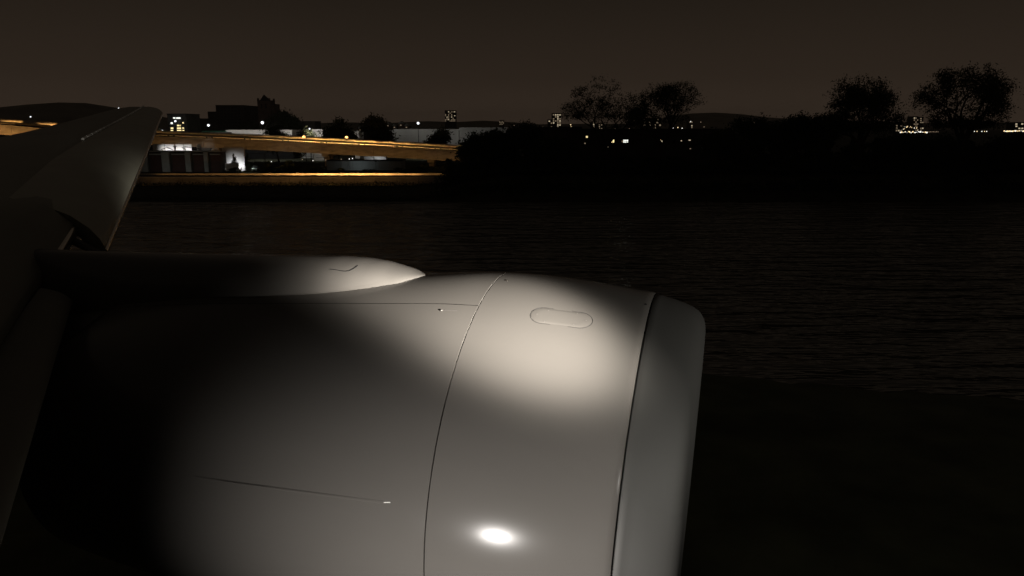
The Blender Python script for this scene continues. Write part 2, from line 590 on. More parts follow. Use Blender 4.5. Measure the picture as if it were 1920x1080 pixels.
AMB = (1, .50, .145)
def road_lamp(px, D, power, label, head_y=None):
    T = bz(px, LEDGE)
    P = pt(px, head_y or bez(LEDGE, px) - 10, D)
    r_ = empty('street_lamp', (P.x, D, T.z), 0, label, 'street lamp', 'amber lamps on the elevated road')
    hz = P.z - T.z
    MB().tube((0, 0, 0), (0, 0, hz + .05), .09, .07, 8).build('pole', M['steel'], r_)
    MB().ball((0, 0, hz), .5, 10, 6, .85).build('lamp_globe', M['amber'], r_)
    for o in r_.children:
        if o.name.startswith('lamp_globe'): o.visible_shadow = True
    point_light('lamp_light', (0, -.45, hz + .1), power, AMB, .25, r_, 150, (0, .2, hz - 4), .5)
road_lamp(570, BD + 9, 900, 'left of the two amber road lamps glowing just above the elevated road', 256.5)
road_lamp(650, BD + 9, 900, 'right of the two amber road lamps, before the dark round tree', 257.5)
for px, pw in ((-30, 500), (-150, 300)):
    road_lamp(px, BD + 9.2, pw, {-30: 'amber lamp lighting the road deck behind the wing at far left', -150: 'amber lamp on the deck beyond the left edge'}[px], bez(LEDGE, px) - 9)

# added light strips, unseen from the river, brighten the far parapet
PWT = [(-400, 150), (-100, 240), (20, 150), (200, 30), (330, 20), (440, 40), (500, 160), (560, 470), (620, 620), (680, 520), (740, 270), (805, 90), (880, 22), (960, 8)]
px = -380
while px < 960:
    T = bz(px, LEDGE)
    strip_light('added_light_strip', (T.x, BD + RW - 2.2, T.z + .25), 6.0, .1, bez(PWT, px) * .33, AMB, (0, 1, .08), bridge, 56)
    px += 35 if px > 0 else 70

# added lamps for the girder face; only the bracket strips are placed
def hooded_lamp(x, y, z0, h, aim, power, spot, label, color=AMB):
    r_ = empty('hooded_lamp', (x, y, z0), 0, label, 'street lamp', 'hooded amber lamps along the quay')
    MB().tube((0, 0, 0), (0, 0, h), .05, .04, 6).build('pole', M['steel'], r_)
    MB().box(-.3, .3, -.25, -.05, h - .05, h + .2).box(-.3, .3, -.25, .2, h + .2, h + .25).build('hood', M['steel'], r_)
    point_light('lamp_light', (0, .12, h + .05), power, color, .12, r_, spot, Vector(aim) - Vector((x, y, z0)), .9)
for px in list(range(-220, 960, 44)):
    pw = bez([(-220, 160), (-60, 240), (60, 170), (130, 50), (300, 28), (440, 28), (540, 38), (640, 42), (760, 40), (860, 26), (960, 10)], px)
    T, B_ = bz(px, LEDGE), bz(px, SOFF)
    q_ = MB().box(T.x - 3.2, T.x + 3.2, BD - 3.1, BD - 3.0, B_.z - 1.0, B_.z - .9)
    q_.tube((T.x, BD - 3.05, B_.z - .95), (T.x, BD + .3, B_.z + .1), .05, .05, 5)
    q_.build('added_light_bracket', M['steel'], bridge)  # added bracket, made up to light the girder from below
    strip_light('added_light_strip', (T.x, BD - 3.0, B_.z - .88), 7.2, .1, pw * .6, AMB, (0, 1, .9), bridge, 160)

# ------------------------------------------------------------------ quay road and river wall
def quay():
    xa, xb = pt(-300, 340, 180).x, pt(905, 340, 180).x
    m_ = MB()
    m_.add([(xa, 181.0, 2.90), (xb, 181.0, 2.90), (xb, 190, 2.96), (xa, 190, 2.96)], [(0, 1, 2, 3)])
    prop(m_.build('quay_road', M['asphalt']), kind='structure')
    q = empty('river_wall', (0, 0, 0), 0, 'low brown concrete river wall with a pale coping below the amber road', 'wall')
    n_ = 30
    for i in range(n_):
        x0 = xa + (xb - xa) * i / n_
        x1 = xa + (xb - xa) * (i + 1) / n_
        MB().box(x0 + .04, x1 - .04, 180, 180.5, .9, 2.86).build('wall_panel', M['concrete'], q)
        MB().box(x0 + .02, x1 - .02, 179.86, 181.0, 2.862, 3.10).build('coping_stone', M['pale_concrete'], q)
    # low lit kerb barrier at the back of the road
    k = empty('road_barrier', (0, 0, 0), 0, 'low pale concrete road barrier, a bright amber line at the foot of the bushes', 'barrier')
    for i in range(n_ * 2):
        x0 = xa + (xb - xa) * i / (2 * n_)
        x1 = xa + (xb - xa) * (i + 1) / (2 * n_)
        MB().box(x0 + .03, x1 - .03, 189, 189.4, 2.9, 3.4).build('barrier_block', M['pale_concrete'], k)
    # added light strips, facing away from view, brighten the barrier
    for px, pw in ((310, 7), (360, 8), (410, 11), (460, 20), (510, 55), (560, 150), (610, 250), (660, 260), (710, 190), (760, 80), (810, 14), (860, 4)):
        P = pt(px, 331, 186)
        strip_light('added_light_strip', (P.x, 187.2, 3.12), 6.4, .06, pw, AMB, (0, 1, .02), k, 150)
    # added light bars that brighten the river wall
    for i, px in enumerate((300, 380, 460, 540, 620, 700, 780, 850)):
        P = pt(px, 345, 178)
        b_ = empty('added_wall_washer', (P.x, 176.2, 1.0), 0, ['first', 'second', 'third', 'fourth', 'fifth', 'sixth', 'seventh', 'eighth'][i] + ' added low light bar from the left at the foot of the river wall', 'light bar', 'added light bars below the river wall')
        MB().box(-4.6, 4.6, -.12, -.05, -.2, .3).build('housing', M['steel'], b_)
        strip_light('lamp_light', (0, 0, .15), 9, .1, (10, 11, 15, 27, 31, 24, 11, 3)[i], AMB, (0, 1, .25), b_, 150)
quay()

# ------------------------------------------------------------------ buildings beyond the river
def B(name, x0, x1, ytop, D, depth, g, wm_, label, cat='building', group=None, roofm='roof', ribs=0, roof=True):
    """box building between two pixel columns with a roof slab; returns root, metres box"""
    a_, b_ = pt(x0, ytop, D), pt(x1, ytop, D)
    cx = (a_.x + b_.x) / 2
    r_ = empty(name, (cx, D, g), 0, label, cat, group)
    hw, h = (b_.x - a_.x) / 2, a_.z - g
    MB().box(-hw, hw, 0, depth, -1, h - .3 if roof else h).build('wall', M[wm_], r_)
    if roof:
        MB().box(-hw - .15, hw + .15, -.15, depth + .15, h - .3, h).build('roof', M[roofm], r_)
    if ribs:
        rb = MB().box(-.05, .05, -.08, -.003, -1, h - .32).mesh('cladding_rib')
        rb.materials.append(M[wm_])
        k = -hw + ribs
        while k < hw - .2:
            link('cladding_rib', rb, None, r_).location.x = k
            k += ribs
    return r_, hw, h

def win(root, x0, x1, y0, y1, D, m_, name='window', frame=True):
    a_, b_ = pt(x0, y0, D), pt(x1, y1, D)
    lx, lz = root.location.x, root.location.z
    o = MB().box(a_.x - lx, b_.x - lx, -.10, -.004, b_.z - lz, a_.z - lz).build(name, M[m_], root)
    if frame:
        wdt = max(.08, (b_.x - a_.x) * .05)
        fx0, fx1, fz0, fz1 = a_.x - lx, b_.x - lx, b_.z - lz, a_.z - lz
        f = MB()
        f.box(fx0 - wdt, fx0 - .002, -.16, -.004, fz0 - wdt, fz1 + wdt).box(fx1 + .002, fx1 + wdt, -.16, -.004, fz0 - wdt, fz1 + wdt)
        f.box(fx0 - .002, fx1 + .002, -.16, -.004, fz1 + .002, fz1 + wdt).box(fx0 - .002, fx1 + .002, -.16, -.004, fz0 - wdt, fz0 - .002)
        f.build('frame', M['steel'], o)
    return o

def flood_mast(px, py, D, g, power, label, aim=None, cone=None, r=.42, lit=True):
    P = pt(px, py, D)
    r_ = empty('floodlight_mast', (P.x, D, g), 0, label, 'floodlight mast', 'white floodlight masts beyond the elevated road')
    h = P.z - g
    MB().tube((0, 0, 0), (0, 0, h), .16, .09, 8).build('pole', M['steel'], r_)
    MB().box(-.7, .7, .1, .3, h - .25, h + .35).build('bracket', M['steel'], r_)
    MB().ball((0, -.1, h), r, 10, 6, 1).build('lamp_head', M['white_lamp'], r_)
    if power:
        point_light('lamp_light', (0, .6, h - .3), power, (1, .96, .90), .5, r_, cone, aim, .7)
    return r_

# lit office block beside the wing edge
off, hw, h = B('office_block', 313, 349, 213, 330, 14, 3, 'darkwall', 'dark office block with rows of bright yellow windows right of the wing tip')
for q, m_ in (((324.5, 329.5, 220, 222.4), 'white_win'), ((330.5, 339, 220, 222.8), 'white_win'), ((320, 324.5, 229.3, 232.6), 'white_win'), ((342, 345, 229, 231.6), 'warm_win'),
              ((332, 340, 234, 236.8), 'warm_win'), ((320.2, 325.5, 239, 241.8), 'warm_win'), ((332, 340, 239, 241.8), 'warm_win'), ((342, 345.5, 239, 241.2), 'warm_win'),
              ((320, 325.2, 243.6, 245.4), 'warm_win'), ((332, 340.5, 243.5, 245.4), 'warm_win'), ((342, 346, 243.6, 245.2), 'warm_win')):
    win(off, *q, 330, m_)
for yy in (220.5, 229.5, 234.5):
    for xx in (316, 336.5):
        if yy > 221: win(off, xx, xx + 3, yy, yy + 2.4, 330, 'glass_dark')
sl = empty('wall_lamp', (pt(327.7, 227, 328).x, 328.6, 3), 0, 'white lamp glowing on the front of the lit office block', 'wall lamp')
MB().ball((0, 0, pt(327.7, 227, 328.6).z - 3), .42, 8, 5).build('lamp_head', M['white_lamp'], sl)
MB().tube((0, 0, 0), (0, 0, pt(327.7, 227, 328.6).z - 3.4), .1, .08, 6).build('pole', M['steel'], sl)
point_light('lamp_light', (0, -.8, pt(327.7, 227, 328.6).z - 3.2), 25, (.9, .93, 1), .3, sl)

B('distant_block', 352, 386, 222, 480, 18, 3, 'darkwall', 'low dark block between the lit office and the stepped dark block')
# stepped dark tower block
st, hw, h = B('stepped_block', 404, 456, 197, 520, 30, 3, 'darkwall', 'large dark stepped block without lit windows left of the church tower')
a_, b_ = pt(388, 209, 520), pt(404, 209, 520)
MB().box(a_.x - st.location.x, b_.x - st.location.x - .01, 1, 26, -1, a_.z - 3).build('lower_wing', M['darkwall'], st)
for i in range(6):
    for j in range(7):
        win(st, 407 + j * 6.7, 411 + j * 6.7, 201 + i * 5.5, 203.6 + i * 5.5, 520, 'glass_dark', frame=False)
# church tower with spire
ct, hw, h = B('church_tower', 482, 506, 188, 430, 9, 3, 'brick', 'dark tower with a short spire and pinnacles rising beside trees')
for sx_ in (-1, 1):
    for yy in (0, 8.2):
        MB().box(sx_ * (hw - .5) - .45, sx_ * (hw - .5) + .45, yy, yy + .9, h + .002, h + 1.2).build('pinnacle', M['brick'], ct)
m_ = MB()
m_.add([(-2.6, 1.5, h), (2.0, 1.5, h), (2.0, 7, h), (-2.6, 7, h), (-.8, 4, h + 3.4)], [(0, 1, 4), (1, 2, 4), (2, 3, 4), (3, 0, 4)])
m_.build('spire', M['roof'], ct)
win(ct, 489, 492, 195, 203, 430, 'glass_dark')
win(ct, 497, 500, 195, 203, 430, 'glass_dark')
B('tower_annex', 506.5, 515, 195, 432, 9, 3, 'brick', 'lower dark annex stepping down right of the spired tower')

# pale warehouse behind the bridge
wh, hw, h = B('pale_warehouse', 424, 547, 243.5, 285, 30, 3, 'white_clad', 'long pale warehouse wall lit white behind the elevated road', 'warehouse', roofm='white_clad', ribs=2.4)
def plinth(root, hw, depth, pyy, D, m_='dark'):  # near-black sheath paints the shade under the bridge onto the warehouse walls
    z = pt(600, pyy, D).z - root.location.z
    MB().box(-hw - .12, hw + .12, -.14, depth + .12, -1.1, z).build('painted_shade_wall', M[m_], root)
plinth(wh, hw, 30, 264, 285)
gr_, hw2, h2 = B('green_roofed_shed', 372, 423, 248, 279, 30, 3, 'darkwall', 'shed with sloping green roof left of the pale warehouse', 'shed', roof=False)
a_, b_, c_, d_ = pt(381, 245.2, 287), pt(424, 245.2, 287), pt(438, 254.5, 277), pt(366, 254.5, 277)
m_ = MB()
L = gr_.location
m_.add([a_ - L, b_ - L, c_ - L, d_ - L] + [p - L - Vector((0, 0, .25)) for p in (a_, b_, c_, d_)],
       [(0, 1, 2, 3), (7, 6, 5, 4), (0, 3, 7, 4), (3, 2, 6, 7), (2, 1, 5, 6), (1, 0, 4, 5)])
m_.build('sloping_roof', M['green_roof'], gr_)
MB().box(-hw2 - 1, hw2 + 2.5, -2.4, -2.1, h2 - 2.4, h2 - 1.7).build('fascia_board', M['red_trim'], gr_)
B('pale_gable_block', 585.5, 604.5, 242.5, 270, 12, 3, 'white_clad', 'small pale block with square face between two dark trees', 'building', roofm='white_clad')
B('pale_wall_segment', 664, 673, 246, 272, 8, 3, 'white_clad', 'narrow pale wall glimpsed beside the right amber lamp tree', 'building', roofm='white_clad')
B('link_building', 548, 584, 247, 292, 12, 3, 'grey_clad', 'grey low building between the pale warehouse and the pale square block', 'building')
g1, g1w, h = B('grey_warehouse', 712, 860, 242, 300, 40, 3, 'grey_clad', 'long grey warehouse wall behind the two small bushy trees', 'warehouse', roofm='grey_clad', ribs=3)
g2, g2w, h = B('grey_warehouse', 861, 951, 239, 298, 40, 3, 'grey_clad', 'taller grey warehouse end right of the long grey warehouse', 'warehouse', roofm='grey_clad', ribs=3)
B('brown_terrace', 556, 590, 227, 380, 12, 3, 'darkwall', 'low dark terrace roofline above the pale square block', 'building')
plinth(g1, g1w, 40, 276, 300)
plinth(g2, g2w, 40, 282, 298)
flood_mast(391, 235, 262, 3, 3200, 'white floodlight mast below the stepped dark block', aim=(6, 30, 3), cone=150)
flood_mast(492, 230, 262, 3, 7000, 'bright white floodlight mast in front of the church tower', r=.52, aim=(0, 30, 6), cone=165)
flood_mast(784, 231, 270, 3, 4000, 'white floodlight mast above the grey warehouse', aim=(4, 30, 6), cone=165, r=.45)
flood_mast(580.5, 241.5, 258, 3, 3000, 'small white lamp beside the pale square block', r=.28, aim=(5, 14, 6), cone=160)
flood_mast(304.8, 245, 262, 3, 150, 'tiny white lamp beside the wing leading edge', r=.25)
flood_mast(222.5, 203, 900, 3, 0, 'lone white light on the hillside above the wing', r=.7)
flood_mast(57.5, 219, 420, 3, 0, 'warm white light above the amber road at far left', r=.36)

# ---- things under and before the bridge
dep, hw, h = B('pillared_depot', 262, 415, 283, 204, 3, 2.9, 'darkwall', 'dark single-storey depot with pale square pillars and roller doors under the bridge', 'depot', roofm='pier')
def dbox(root, x0, x1, y0, y1, D, yo, th, m_, name):
    a_, b_ = pt(x0, y0, D), pt(x1, y1, D)
    lx, lz = root.location.x, root.location.z
    return MB().box(a_.x - lx, b_.x - lx, yo - th, yo, b_.z - lz, a_.z - lz).build(name, M[m_], root)
for x0, x1 in ((263, 281.5), (304.5, 322.5), (348.5, 362.5), (383.5, 394.5)):
    dbox(dep, x0, x1, 285, 327, 204, -.3, .7, 'pier', 'pillar')
for x0, x1 in ((282, 304), (323, 348), (363, 383), (395, 414)):
    dbox(dep, x0, x1, 288, 290.3, 204, -.35, .45, 'pier', 'lintel')
    for k in range(6):
        ya = 291 + k * 5.8
        dbox(dep, x0 + .5, x1 - .5, ya, ya + 5.3, 204, -.01, .06 + .03 * (k % 2), 'door', 'door_slat')
dbox(dep, 268, 418, 327, 330, 202, -1.4, .5, 'pale_concrete', 'plinth')
# lit gabled hoarding behind the depot
hd = empty('white_hoarding', (pt(330, 277, 212).x, 221, 2.9), 0, 'bright white lit hoarding with dark gable braces just under the bridge', 'hoarding')
def hbox(x0, x1, y0, y1, m_, name, th=.1):
    a_, b_ = pt(x0, y0, 221), pt(x1, y1, 221)
    L_ = hd.location
    MB().box(a_.x - L_.x, b_.x - L_.x, -th, 0, b_.z - L_.z, a_.z - L_.z).build(name, M[m_], hd)
for x0, x1 in ((286, 309), (309.3, 327), (329, 344), (344.3, 360), (368.5, 377.5)):
    hbox(x0, x1, 270, 282, 'white_clad', 'panel')
def brace(xa, ya, xb, yb):
    L_ = hd.location
    MB().tube(pt(xa, ya, 220.6) - L_, pt(xb, yb, 220.6) - L_, .1, .1, 5).build('brace', M['steel'], hd)
for q in ((302, 281, 313, 276), (313, 276, 324, 281), (341, 276, 348, 281), (324, 275, 332, 275), (345, 275.5, 378, 279.5)):
    brace(*q)
MB().box(-1.5, 10, -.3, .3, -.5, 3.5).build('base_wall', M['darkwall'], hd)
db = empty('added_light_bar', (pt(340, 325, 198).x, 197.5, 2.95), 0, 'added dim cool light bar in front of the pillared depot', 'light bar')  # added to brighten the depot pillars
MB().box(-11, 11, -.12, -.05, 0, .3).build('housing', M['steel'], db)
strip_light('lamp_light', (0, 0, .15), 21, .1, 26, (1, .98, .88), (0, 1, .35), db, 150)
P = pt(322, 283, 217)
fl = empty('added_floor_lamp', (P.x, 216.6, 2.9), 0, 'added hooded white lamp lighting the hoarding from below', 'ground light')  # lamp added to brighten the hoarding
MB().box(-.3, .3, -.2, 0, 0, P.z - 3).build('housing', M['steel'], fl)
strip_light('lamp_light', (0, .1, P.z - 3.1), 9, .1, 110, (.97, .96, .97), (0, 1, .12), fl, 50)

# lit white wall with a shrub in front
lw, hw, h = B('white_wall', 415.5, 457, 276, 209, .6, 2.9, 'white_clad', 'bright floodlit white wall behind a spiky shrub under the bridge', 'wall', roof=False)
lw2 = empty('low_lit_wall', (pt(440, 303, 208).x, 203.2, 2.9), 0, 'low pale kerb wall catching light at the foot of the shrub', 'wall')
MB().box(-.8, 2.6, 0, .5, 0, pt(440, 306, 203.2).z - 2.9).build('wall_block', M['pale_concrete'], lw2)
fl = empty('added_light_bar', (pt(437, 300, 208).x, 205.4, 2.9), 0, 'added low white light bar aimed up at the floodlit white wall', 'light bar')  # light added to make the white wall bright
MB().box(-3, 3, -.25, -.05, 0, .5).build('housing', M['steel'], fl)
strip_light('lamp_light', (0, 0, .4), 5.6, .1, 170, (.92, .95, 1), (0, 1, .3), fl, 85)

# parked car seen from behind
cr = empty('parked_car', (pt(476.5, 309, 203).x, 203, 2.95), R(8), 'pale green car parked under the bridge, lit across its rear shelf', 'car')
def loft_box(sec, name, m_):
    mb = MB()
    mb.grid([[(s * wdt, y, z) for s, z in ((-1, z0), (-1, z1), (1, z1), (1, z0))] for y, wdt, z0, z1 in sec], close_u=True)
    k = len(sec) * 4
    mb.f += [(0, 1, 2, 3), (k - 1, k - 2, k - 3, k - 4)]
    o = mb.build(name, M[m_], cr)
    smooth_angle(o, 50)
    return o
loft_box([(-.05, .74, .35, .80), (.1, .86, .25, .98), (1.0, .9, .22, 1.0), (3.0, .9, .22, .95), (4.0, .84, .25, .85), (4.2, .7, .35, .7)], 'body', 'car')
loft_box([(.25, .78, .97, 1.0), (.7, .68, .98, 1.42), (1.6, .64, .99, 1.5), (2.5, .68, .97, 1.40), (3.1, .78, .93, .96)], 'cabin', 'glass_dark')
MB().box(-.6, .6, .8, 2.3, 1.47, 1.53).build('roof_panel', M['car'], cr)
for sx_ in (-1, 1):
    for yy in (.9, 3.3):
        MB().tube((sx_ * .72, yy, .33), (sx_ * .92, yy, .33), .33, .33, 14).build('wheel', M['tyre'], cr)
    MB().box(sx_ * .72 - .12, sx_ * .72 + .12, -.04, .05, .7, .85).build('tail_light', M['red_trim'], cr)
hl = empty('canopy_lamp', (pt(477, 298, 206).x, 202, 2.95), 0, 'hooded white lamp above the parked car', 'street lamp')
MB().tube((1.4, 0, 0), (1.4, 0, 3.2), .05, .04, 6).tube((1.4, 0, 3.2), (0, 0, 3.4), .04, .04, 6).build('pole', M['steel'], hl)
MB().box(-.25, .25, -.12, .2, 3.35, 3.45).box(-.25, .25, -.14, -.1, 3.15, 3.45).build('hood', M['steel'], hl)
point_light('lamp_light', (0, .05, 3.25), 120, (.9, .98, .92), .1, hl, 120, (0, 2, 0), .6)

# low grey shed with two white roof panels
sh, hw, h = B('grey_shed', 612, 752, 300, 212, 8, 2.9, 'grey_clad', 'low grey shed under the right part of the bridge', 'shed', roofm='roof', ribs=2)
for i, (x0, x1) in enumerate(((683, 699.5), (701.5, 724))):
    a_, b_ = pt(x0, 293.5, 215), pt(x1, 298, 215)
    v_ = empty('white_container', ((a_.x + b_.x) / 2, 215, sh.location.z + h + .01), 0, ['left of the two white boxes standing on the grey shed roof', 'right and longer of the two white boxes on the grey shed roof'][i], 'container', 'white boxes on the shed roof')
    hw_ = (b_.x - a_.x) / 2
    MB().box(-hw_, hw_, 0, 2.2, 0, a_.z - v_.location.z).build('body', M['white_clad'], v_)
    for k in range(5):
        xx = -hw_ + (k + .5) * hw_ * 2 / 5
        MB().box(xx - .05, xx + .05, -.06, -.003, .05, a_.z - v_.location.z - .06).build('rib', M['white_clad'], v_)
fl = empty('ground_light', (pt(704, 300, 211).x, 211.4, 2.9), 0, 'hooded white light in front of the grey shed', 'ground light')
MB().tube((0, -.1, 0), (0, -.1, h - .3), .06, .05, 6).box(-.3, .3, -.3, -.1, h - .5, h + .2).build('housing', M['steel'], fl)
point_light('lamp_light', (0, .5, h + .15), 160, (.92, .96, 1), .1, fl, 160, (0, 4, h + 1.5), .6)
point_light('lamp_light', (-5, -4, 1.8), 90, (.8, .95, 1), .2, fl, 150, (-5, 2, 2.5), .6)
# faint small lights below the bridge
for i, (px, py) in enumerate(((509, 303), (567, 299), (587, 301), (611, 300), (661, 297), (640, 298.5), (655, 298))):
    P = pt(px, py, 209)
    r_ = empty('small_light', (P.x, 209, 2.9), 0, ['faint light right of the parked car', 'faint white light under the bridge left of the shed', 'faint white light beside the shed corner', 'faint light above the left end of the shed',
               'dim light left of the white boxes', 'first of two dim lights close together above the shed', 'second of two dim lights close together above the shed'][i], 'lamp', 'small lights under the bridge')
    MB().tube((0, 0, 0), (0, 0, P.z - 2.9), .03, .03, 4).build('pole', M['steel'], r_)
    MB().ball((0, -.05, P.z - 2.9), .13, 6, 4).build('lamp_head', M['dim_lamp'] if i % 2 else M['far_lamp_white'], r_)

# ------------------------------------------------------------------ distant lit towers and town
def lit_tower(x0, x1, ytop, ybot, D, nx, ny, seed, label, prob=.55, m_='dim_win', cat='tower block'):
    r_, hw, h = B('tower_block', x0, x1, ytop, D, 20, 2, 'darkwall', label, cat)
    rnd = random.Random(seed)
    hm = (ybot - ytop)
    for i in range(nx):
        for j in range(ny):
            if rnd.random() < prob:
                cx = x0 + (i + .5) * (x1 - x0) / nx
                cy = ytop + 1.5 + (j + .5) * (hm - 1.5) / ny
                hx, hy = (x1 - x0) / nx * .30, (hm - 1.5) / ny * .28
                win(r_, cx - hx, cx + hx, cy - hy, cy + hy, D, rnd.choice((m_, m_, 'warm_win2', 'dim_win')), frame=False)
    return r_
M['warm_win2'] = mat('soft lit window', (.4, .35, .3), .5, emit=(1, .82, .55), estr=.55)
lit_tower(834, 854, 207, 228, 1100, 7, 8, 2, 'square tower block dotted with many small lit windows', .62)
lit_tower(936, 945, 225, 234, 1200, 4, 4, 3, 'small block with a few lit windows on the skyline above the grey warehouse end', .6)
lit_tower(1036, 1052, 212, 240, 900, 4, 7, 4, 'stepped tower with pinkish lit floors left of the bare-branched tree', .7)
lit_tower(1028, 1036, 224, 240, 905, 2, 4, 5, 'lower wing with lit columns left of the pinkish tower', .7)
lit_tower(1111, 1117, 228, 243, 800, 1, 5, 6, 'slim lit stair tower seen through the bare-branched tree', 1)
lit_tower(1122, 1130, 231, 243, 820, 2, 3, 7, 'short pale lit block seen through the bare-branched tree', .8)
lit_tower(1206, 1240, 221, 242, 820, 7, 4, 8, 'wide block with a lit top floor seen through the second bare tree', .42)
lit_tower(1713, 1722, 218, 246, 1300, 3, 7, 9, 'left of two slim lit towers between the two large round trees', .6)
lit_tower(1725, 1732, 219, 246, 1300, 2, 7, 10, 'right of two slim lit towers between the two large round trees', .6)
lit_tower(1679, 1692, 232, 247, 1350, 3, 3, 11, 'low lit block left of the slim lit towers', .5)
lit_tower(1903, 1925, 229, 247, 1200, 4, 4, 12, 'orange lit block at the right edge', .6, 'warm_win2')
lit_tower(1292, 1299, 226, 244, 1500, 2, 5, 13, 'small lit block right of the second bare tree', .4)

lamp_ball = MB().ball((0, 0, 0), 1, 6, 4).mesh('lamp_head')
pole_m = MB().tube((0, 0, -9), (0, 0, 0), .12, .1, 4).mesh('pole')
pole_m.materials.append(M['steel'])
lamp_kinds = []
for k in ('far_lamp', 'far_lamp_white', 'dim_lamp'):
    mm = lamp_ball.copy()
    mm.materials.append(M[k])
    lamp_kinds.append(mm)
def far_lamp(px, py, D, r, kind, label, group):
    P = pt(px, py, D)
    o = empty('street_lamp', P, 0, label, 'street lamp', group)
    b_ = link('lamp_head', lamp_kinds[kind], None, o)
    b_.scale = (r, r, r)
    link('pole', pole_m, None, o)
rnd = random.Random(5)
GL = 'distant street lamps on the right horizon'
for i in range(20):
    far_lamp(1688 + i * 2.6 + rnd.uniform(-1, 1), 247.5 + rnd.uniform(-.7, 1.2), 760, rnd.uniform(.35, .75), rnd.choice((0, 1, 1)), 'tiny bright lamp in the dense row between the two large round trees', GL)
for i in range(12):
    far_lamp(1728 + i * 2.8, 247.2 + rnd.uniform(-.3, .3), 800, .38, 2, 'faint lamp in the thin row running towards the largest tree', GL + ', faint row')
for i in range(16):
    far_lamp(1698 + rnd.uniform(-6, 22), 237 + rnd.uniform(-2, 6), 900, rnd.uniform(.3, .6), rnd.choice((0, 1, 2)), 'tiny lamp scattered below the slim lit towers', GL + ', scattered')
for px in (1827, 1832, 1841, 1846, 1850):
    far_lamp(px, 246.3, 700, .45, rnd.choice((0, 1)), 'tiny lamp seen under the crown of the largest tree', GL + ', under the crown')
for i in range(15):
    far_lamp(1883 + i * 2.6, 245.8 + rnd.uniform(-.8, .8), 700, rnd.uniform(.35, .75), rnd.choice((0, 0, 1)), 'tiny bright lamp in the row at the right edge', GL + ', right edge')
for i, (px, py, k) in enumerate(((1063, 238.5, 2), (1070, 234, 0), (1071, 238, 0), (1083, 239, 1), (1089, 239, 1), (1010, 239, 2), (1018, 238, 2), (1153, 241, 2), (1172, 243, 2), (1180, 241, 2), (1254, 241, 1), (1262, 240, 1),
                       (1271, 239, 0), (1279, 240.5, 1), (1287, 243, 1), (1295, 228, 1), (1314, 229, 2), (1401, 229.5, 2), (1414, 230, 2), (1446, 246, 0), (1495, 246, 2), (964, 235, 2), (1552, 224, 2), (1320, 238, 2))):
    far_lamp(px, py, 850, (.55, .5, .42)[k], k, 'tiny town lamp on the skyline near pixel column of the bare trees' if False else 'tiny far town lamp on the middle skyline', 'tiny town lamps on the middle skyline')
# small gabled houses with dim faces beyond the grey warehouse
for i, (x0, x1, yt, gb) in enumerate(((706, 716, 236, 0), (722, 733, 229, 1), (735, 744, 232, 0), (746, 757, 228, 1), (757, 767, 232, 0), (670, 679, 237, 1), (690, 704, 238, 0))):
    r_, hw, h = B('far_house', x0, x1, yt + 4, 420, 9, 3, 'brick', ['first', 'second', 'third', 'fourth', 'fifth', 'leftmost', 'next to leftmost'][i] + ' small house on the skyline left of the white mast', 'house', 'small houses on the skyline', roof=False)
    m_ = MB()
    m_.add([(-hw, -.2, h), (hw, -.2, h), (hw, 9.2, h), (-hw, 9.2, h), (0, -.2, h + 1.4), (0, 9.2, h + 1.4)], [(0, 1, 4), (1, 2, 5, 4), (2, 3, 5), (3, 0, 4, 5), (3, 2, 1, 0)])
    m_.build('roof', M['pier'], r_)
    win(r_, (x0 + x1) / 2 - 1.2, (x0 + x1) / 2 + 1.2, yt + 6, yt + 7.5, 420, 'dim_win', frame=False)

# ------------------------------------------------------------------ wooded right bank
lb, hw, h = B('long_dark_building', 1010, 1345, 241.5, 205, 14, 4.5, 'darkwall', 'long low dark building with a few small lit windows behind the river trees')
for x0, x1, y0, y1, m_ in ((1098.5, 1102, 255, 258.2, 'warm_win'), (1145.5, 1148, 261.8, 267.2, 'warm_win'), (1148.6, 1151.4, 261.8, 267.2, 'warm_win'), (1168.6, 1171.2, 262, 267.4, 'white_win'), (1171.9, 1174.4, 262, 267.4, 'white_win'), (1175.1, 1177.4, 262, 267.4, 'white_win'),
                           (1166, 1168, 263, 266.5, 'dim_win'), (1137.8, 1140, 275.2, 280.2, 'warm_win2'), (1236, 1238.4, 262, 264.6, 'warm_win'), (1239.2, 1241.6, 263.6, 267, 'warm_win2'), (1276.4, 1278.4, 263, 264.8, 'warm_win2'), (1291, 1294.6, 262, 263.6, 'warm_win2'),
                           (1316, 1318.4, 277.2, 279, 'white_win'), (1334, 1336.6, 260.6, 263, 'white_win'), (1293, 1295.5, 278, 279.5, 'dim_win'), (1095.5, 1098, 267.8, 269.8, 'dim_win')):
    win(lb, x0, x1, y0, y1, 205, m_)
MB().box(-hw, -hw + 12, 1, 13, h + .002, h + .55).build('roof_upstand', M['roof'], lb)
for k in range(12):
    px = 1030 + k * 26
    if all(abs(px - q) > 7 for q in (1100, 1148, 1173, 1239, 1277, 1293, 1335)):
        win(lb, px - 2, px + 2, 262, 267, 205, 'glass_dark')
for i, px in enumerate((1348, 1363)):
    P = pt(px, 262, 196)
    r_ = empty('garden_lamp', (P.x, 196, 5.5), 0, ['small bluish lamp just right of the long dark building', 'dimmer lamp farther right of the long dark building'][i], 'lamp')
    MB().tube((0, 0, 0), (0, 0, P.z - 5.5), .05, .04, 5).build('pole', M['steel'], r_)
    MB().ball((0, 0, P.z - 5.5), .16, 6, 4).build('lamp_head', M['dim_lamp'], r_)

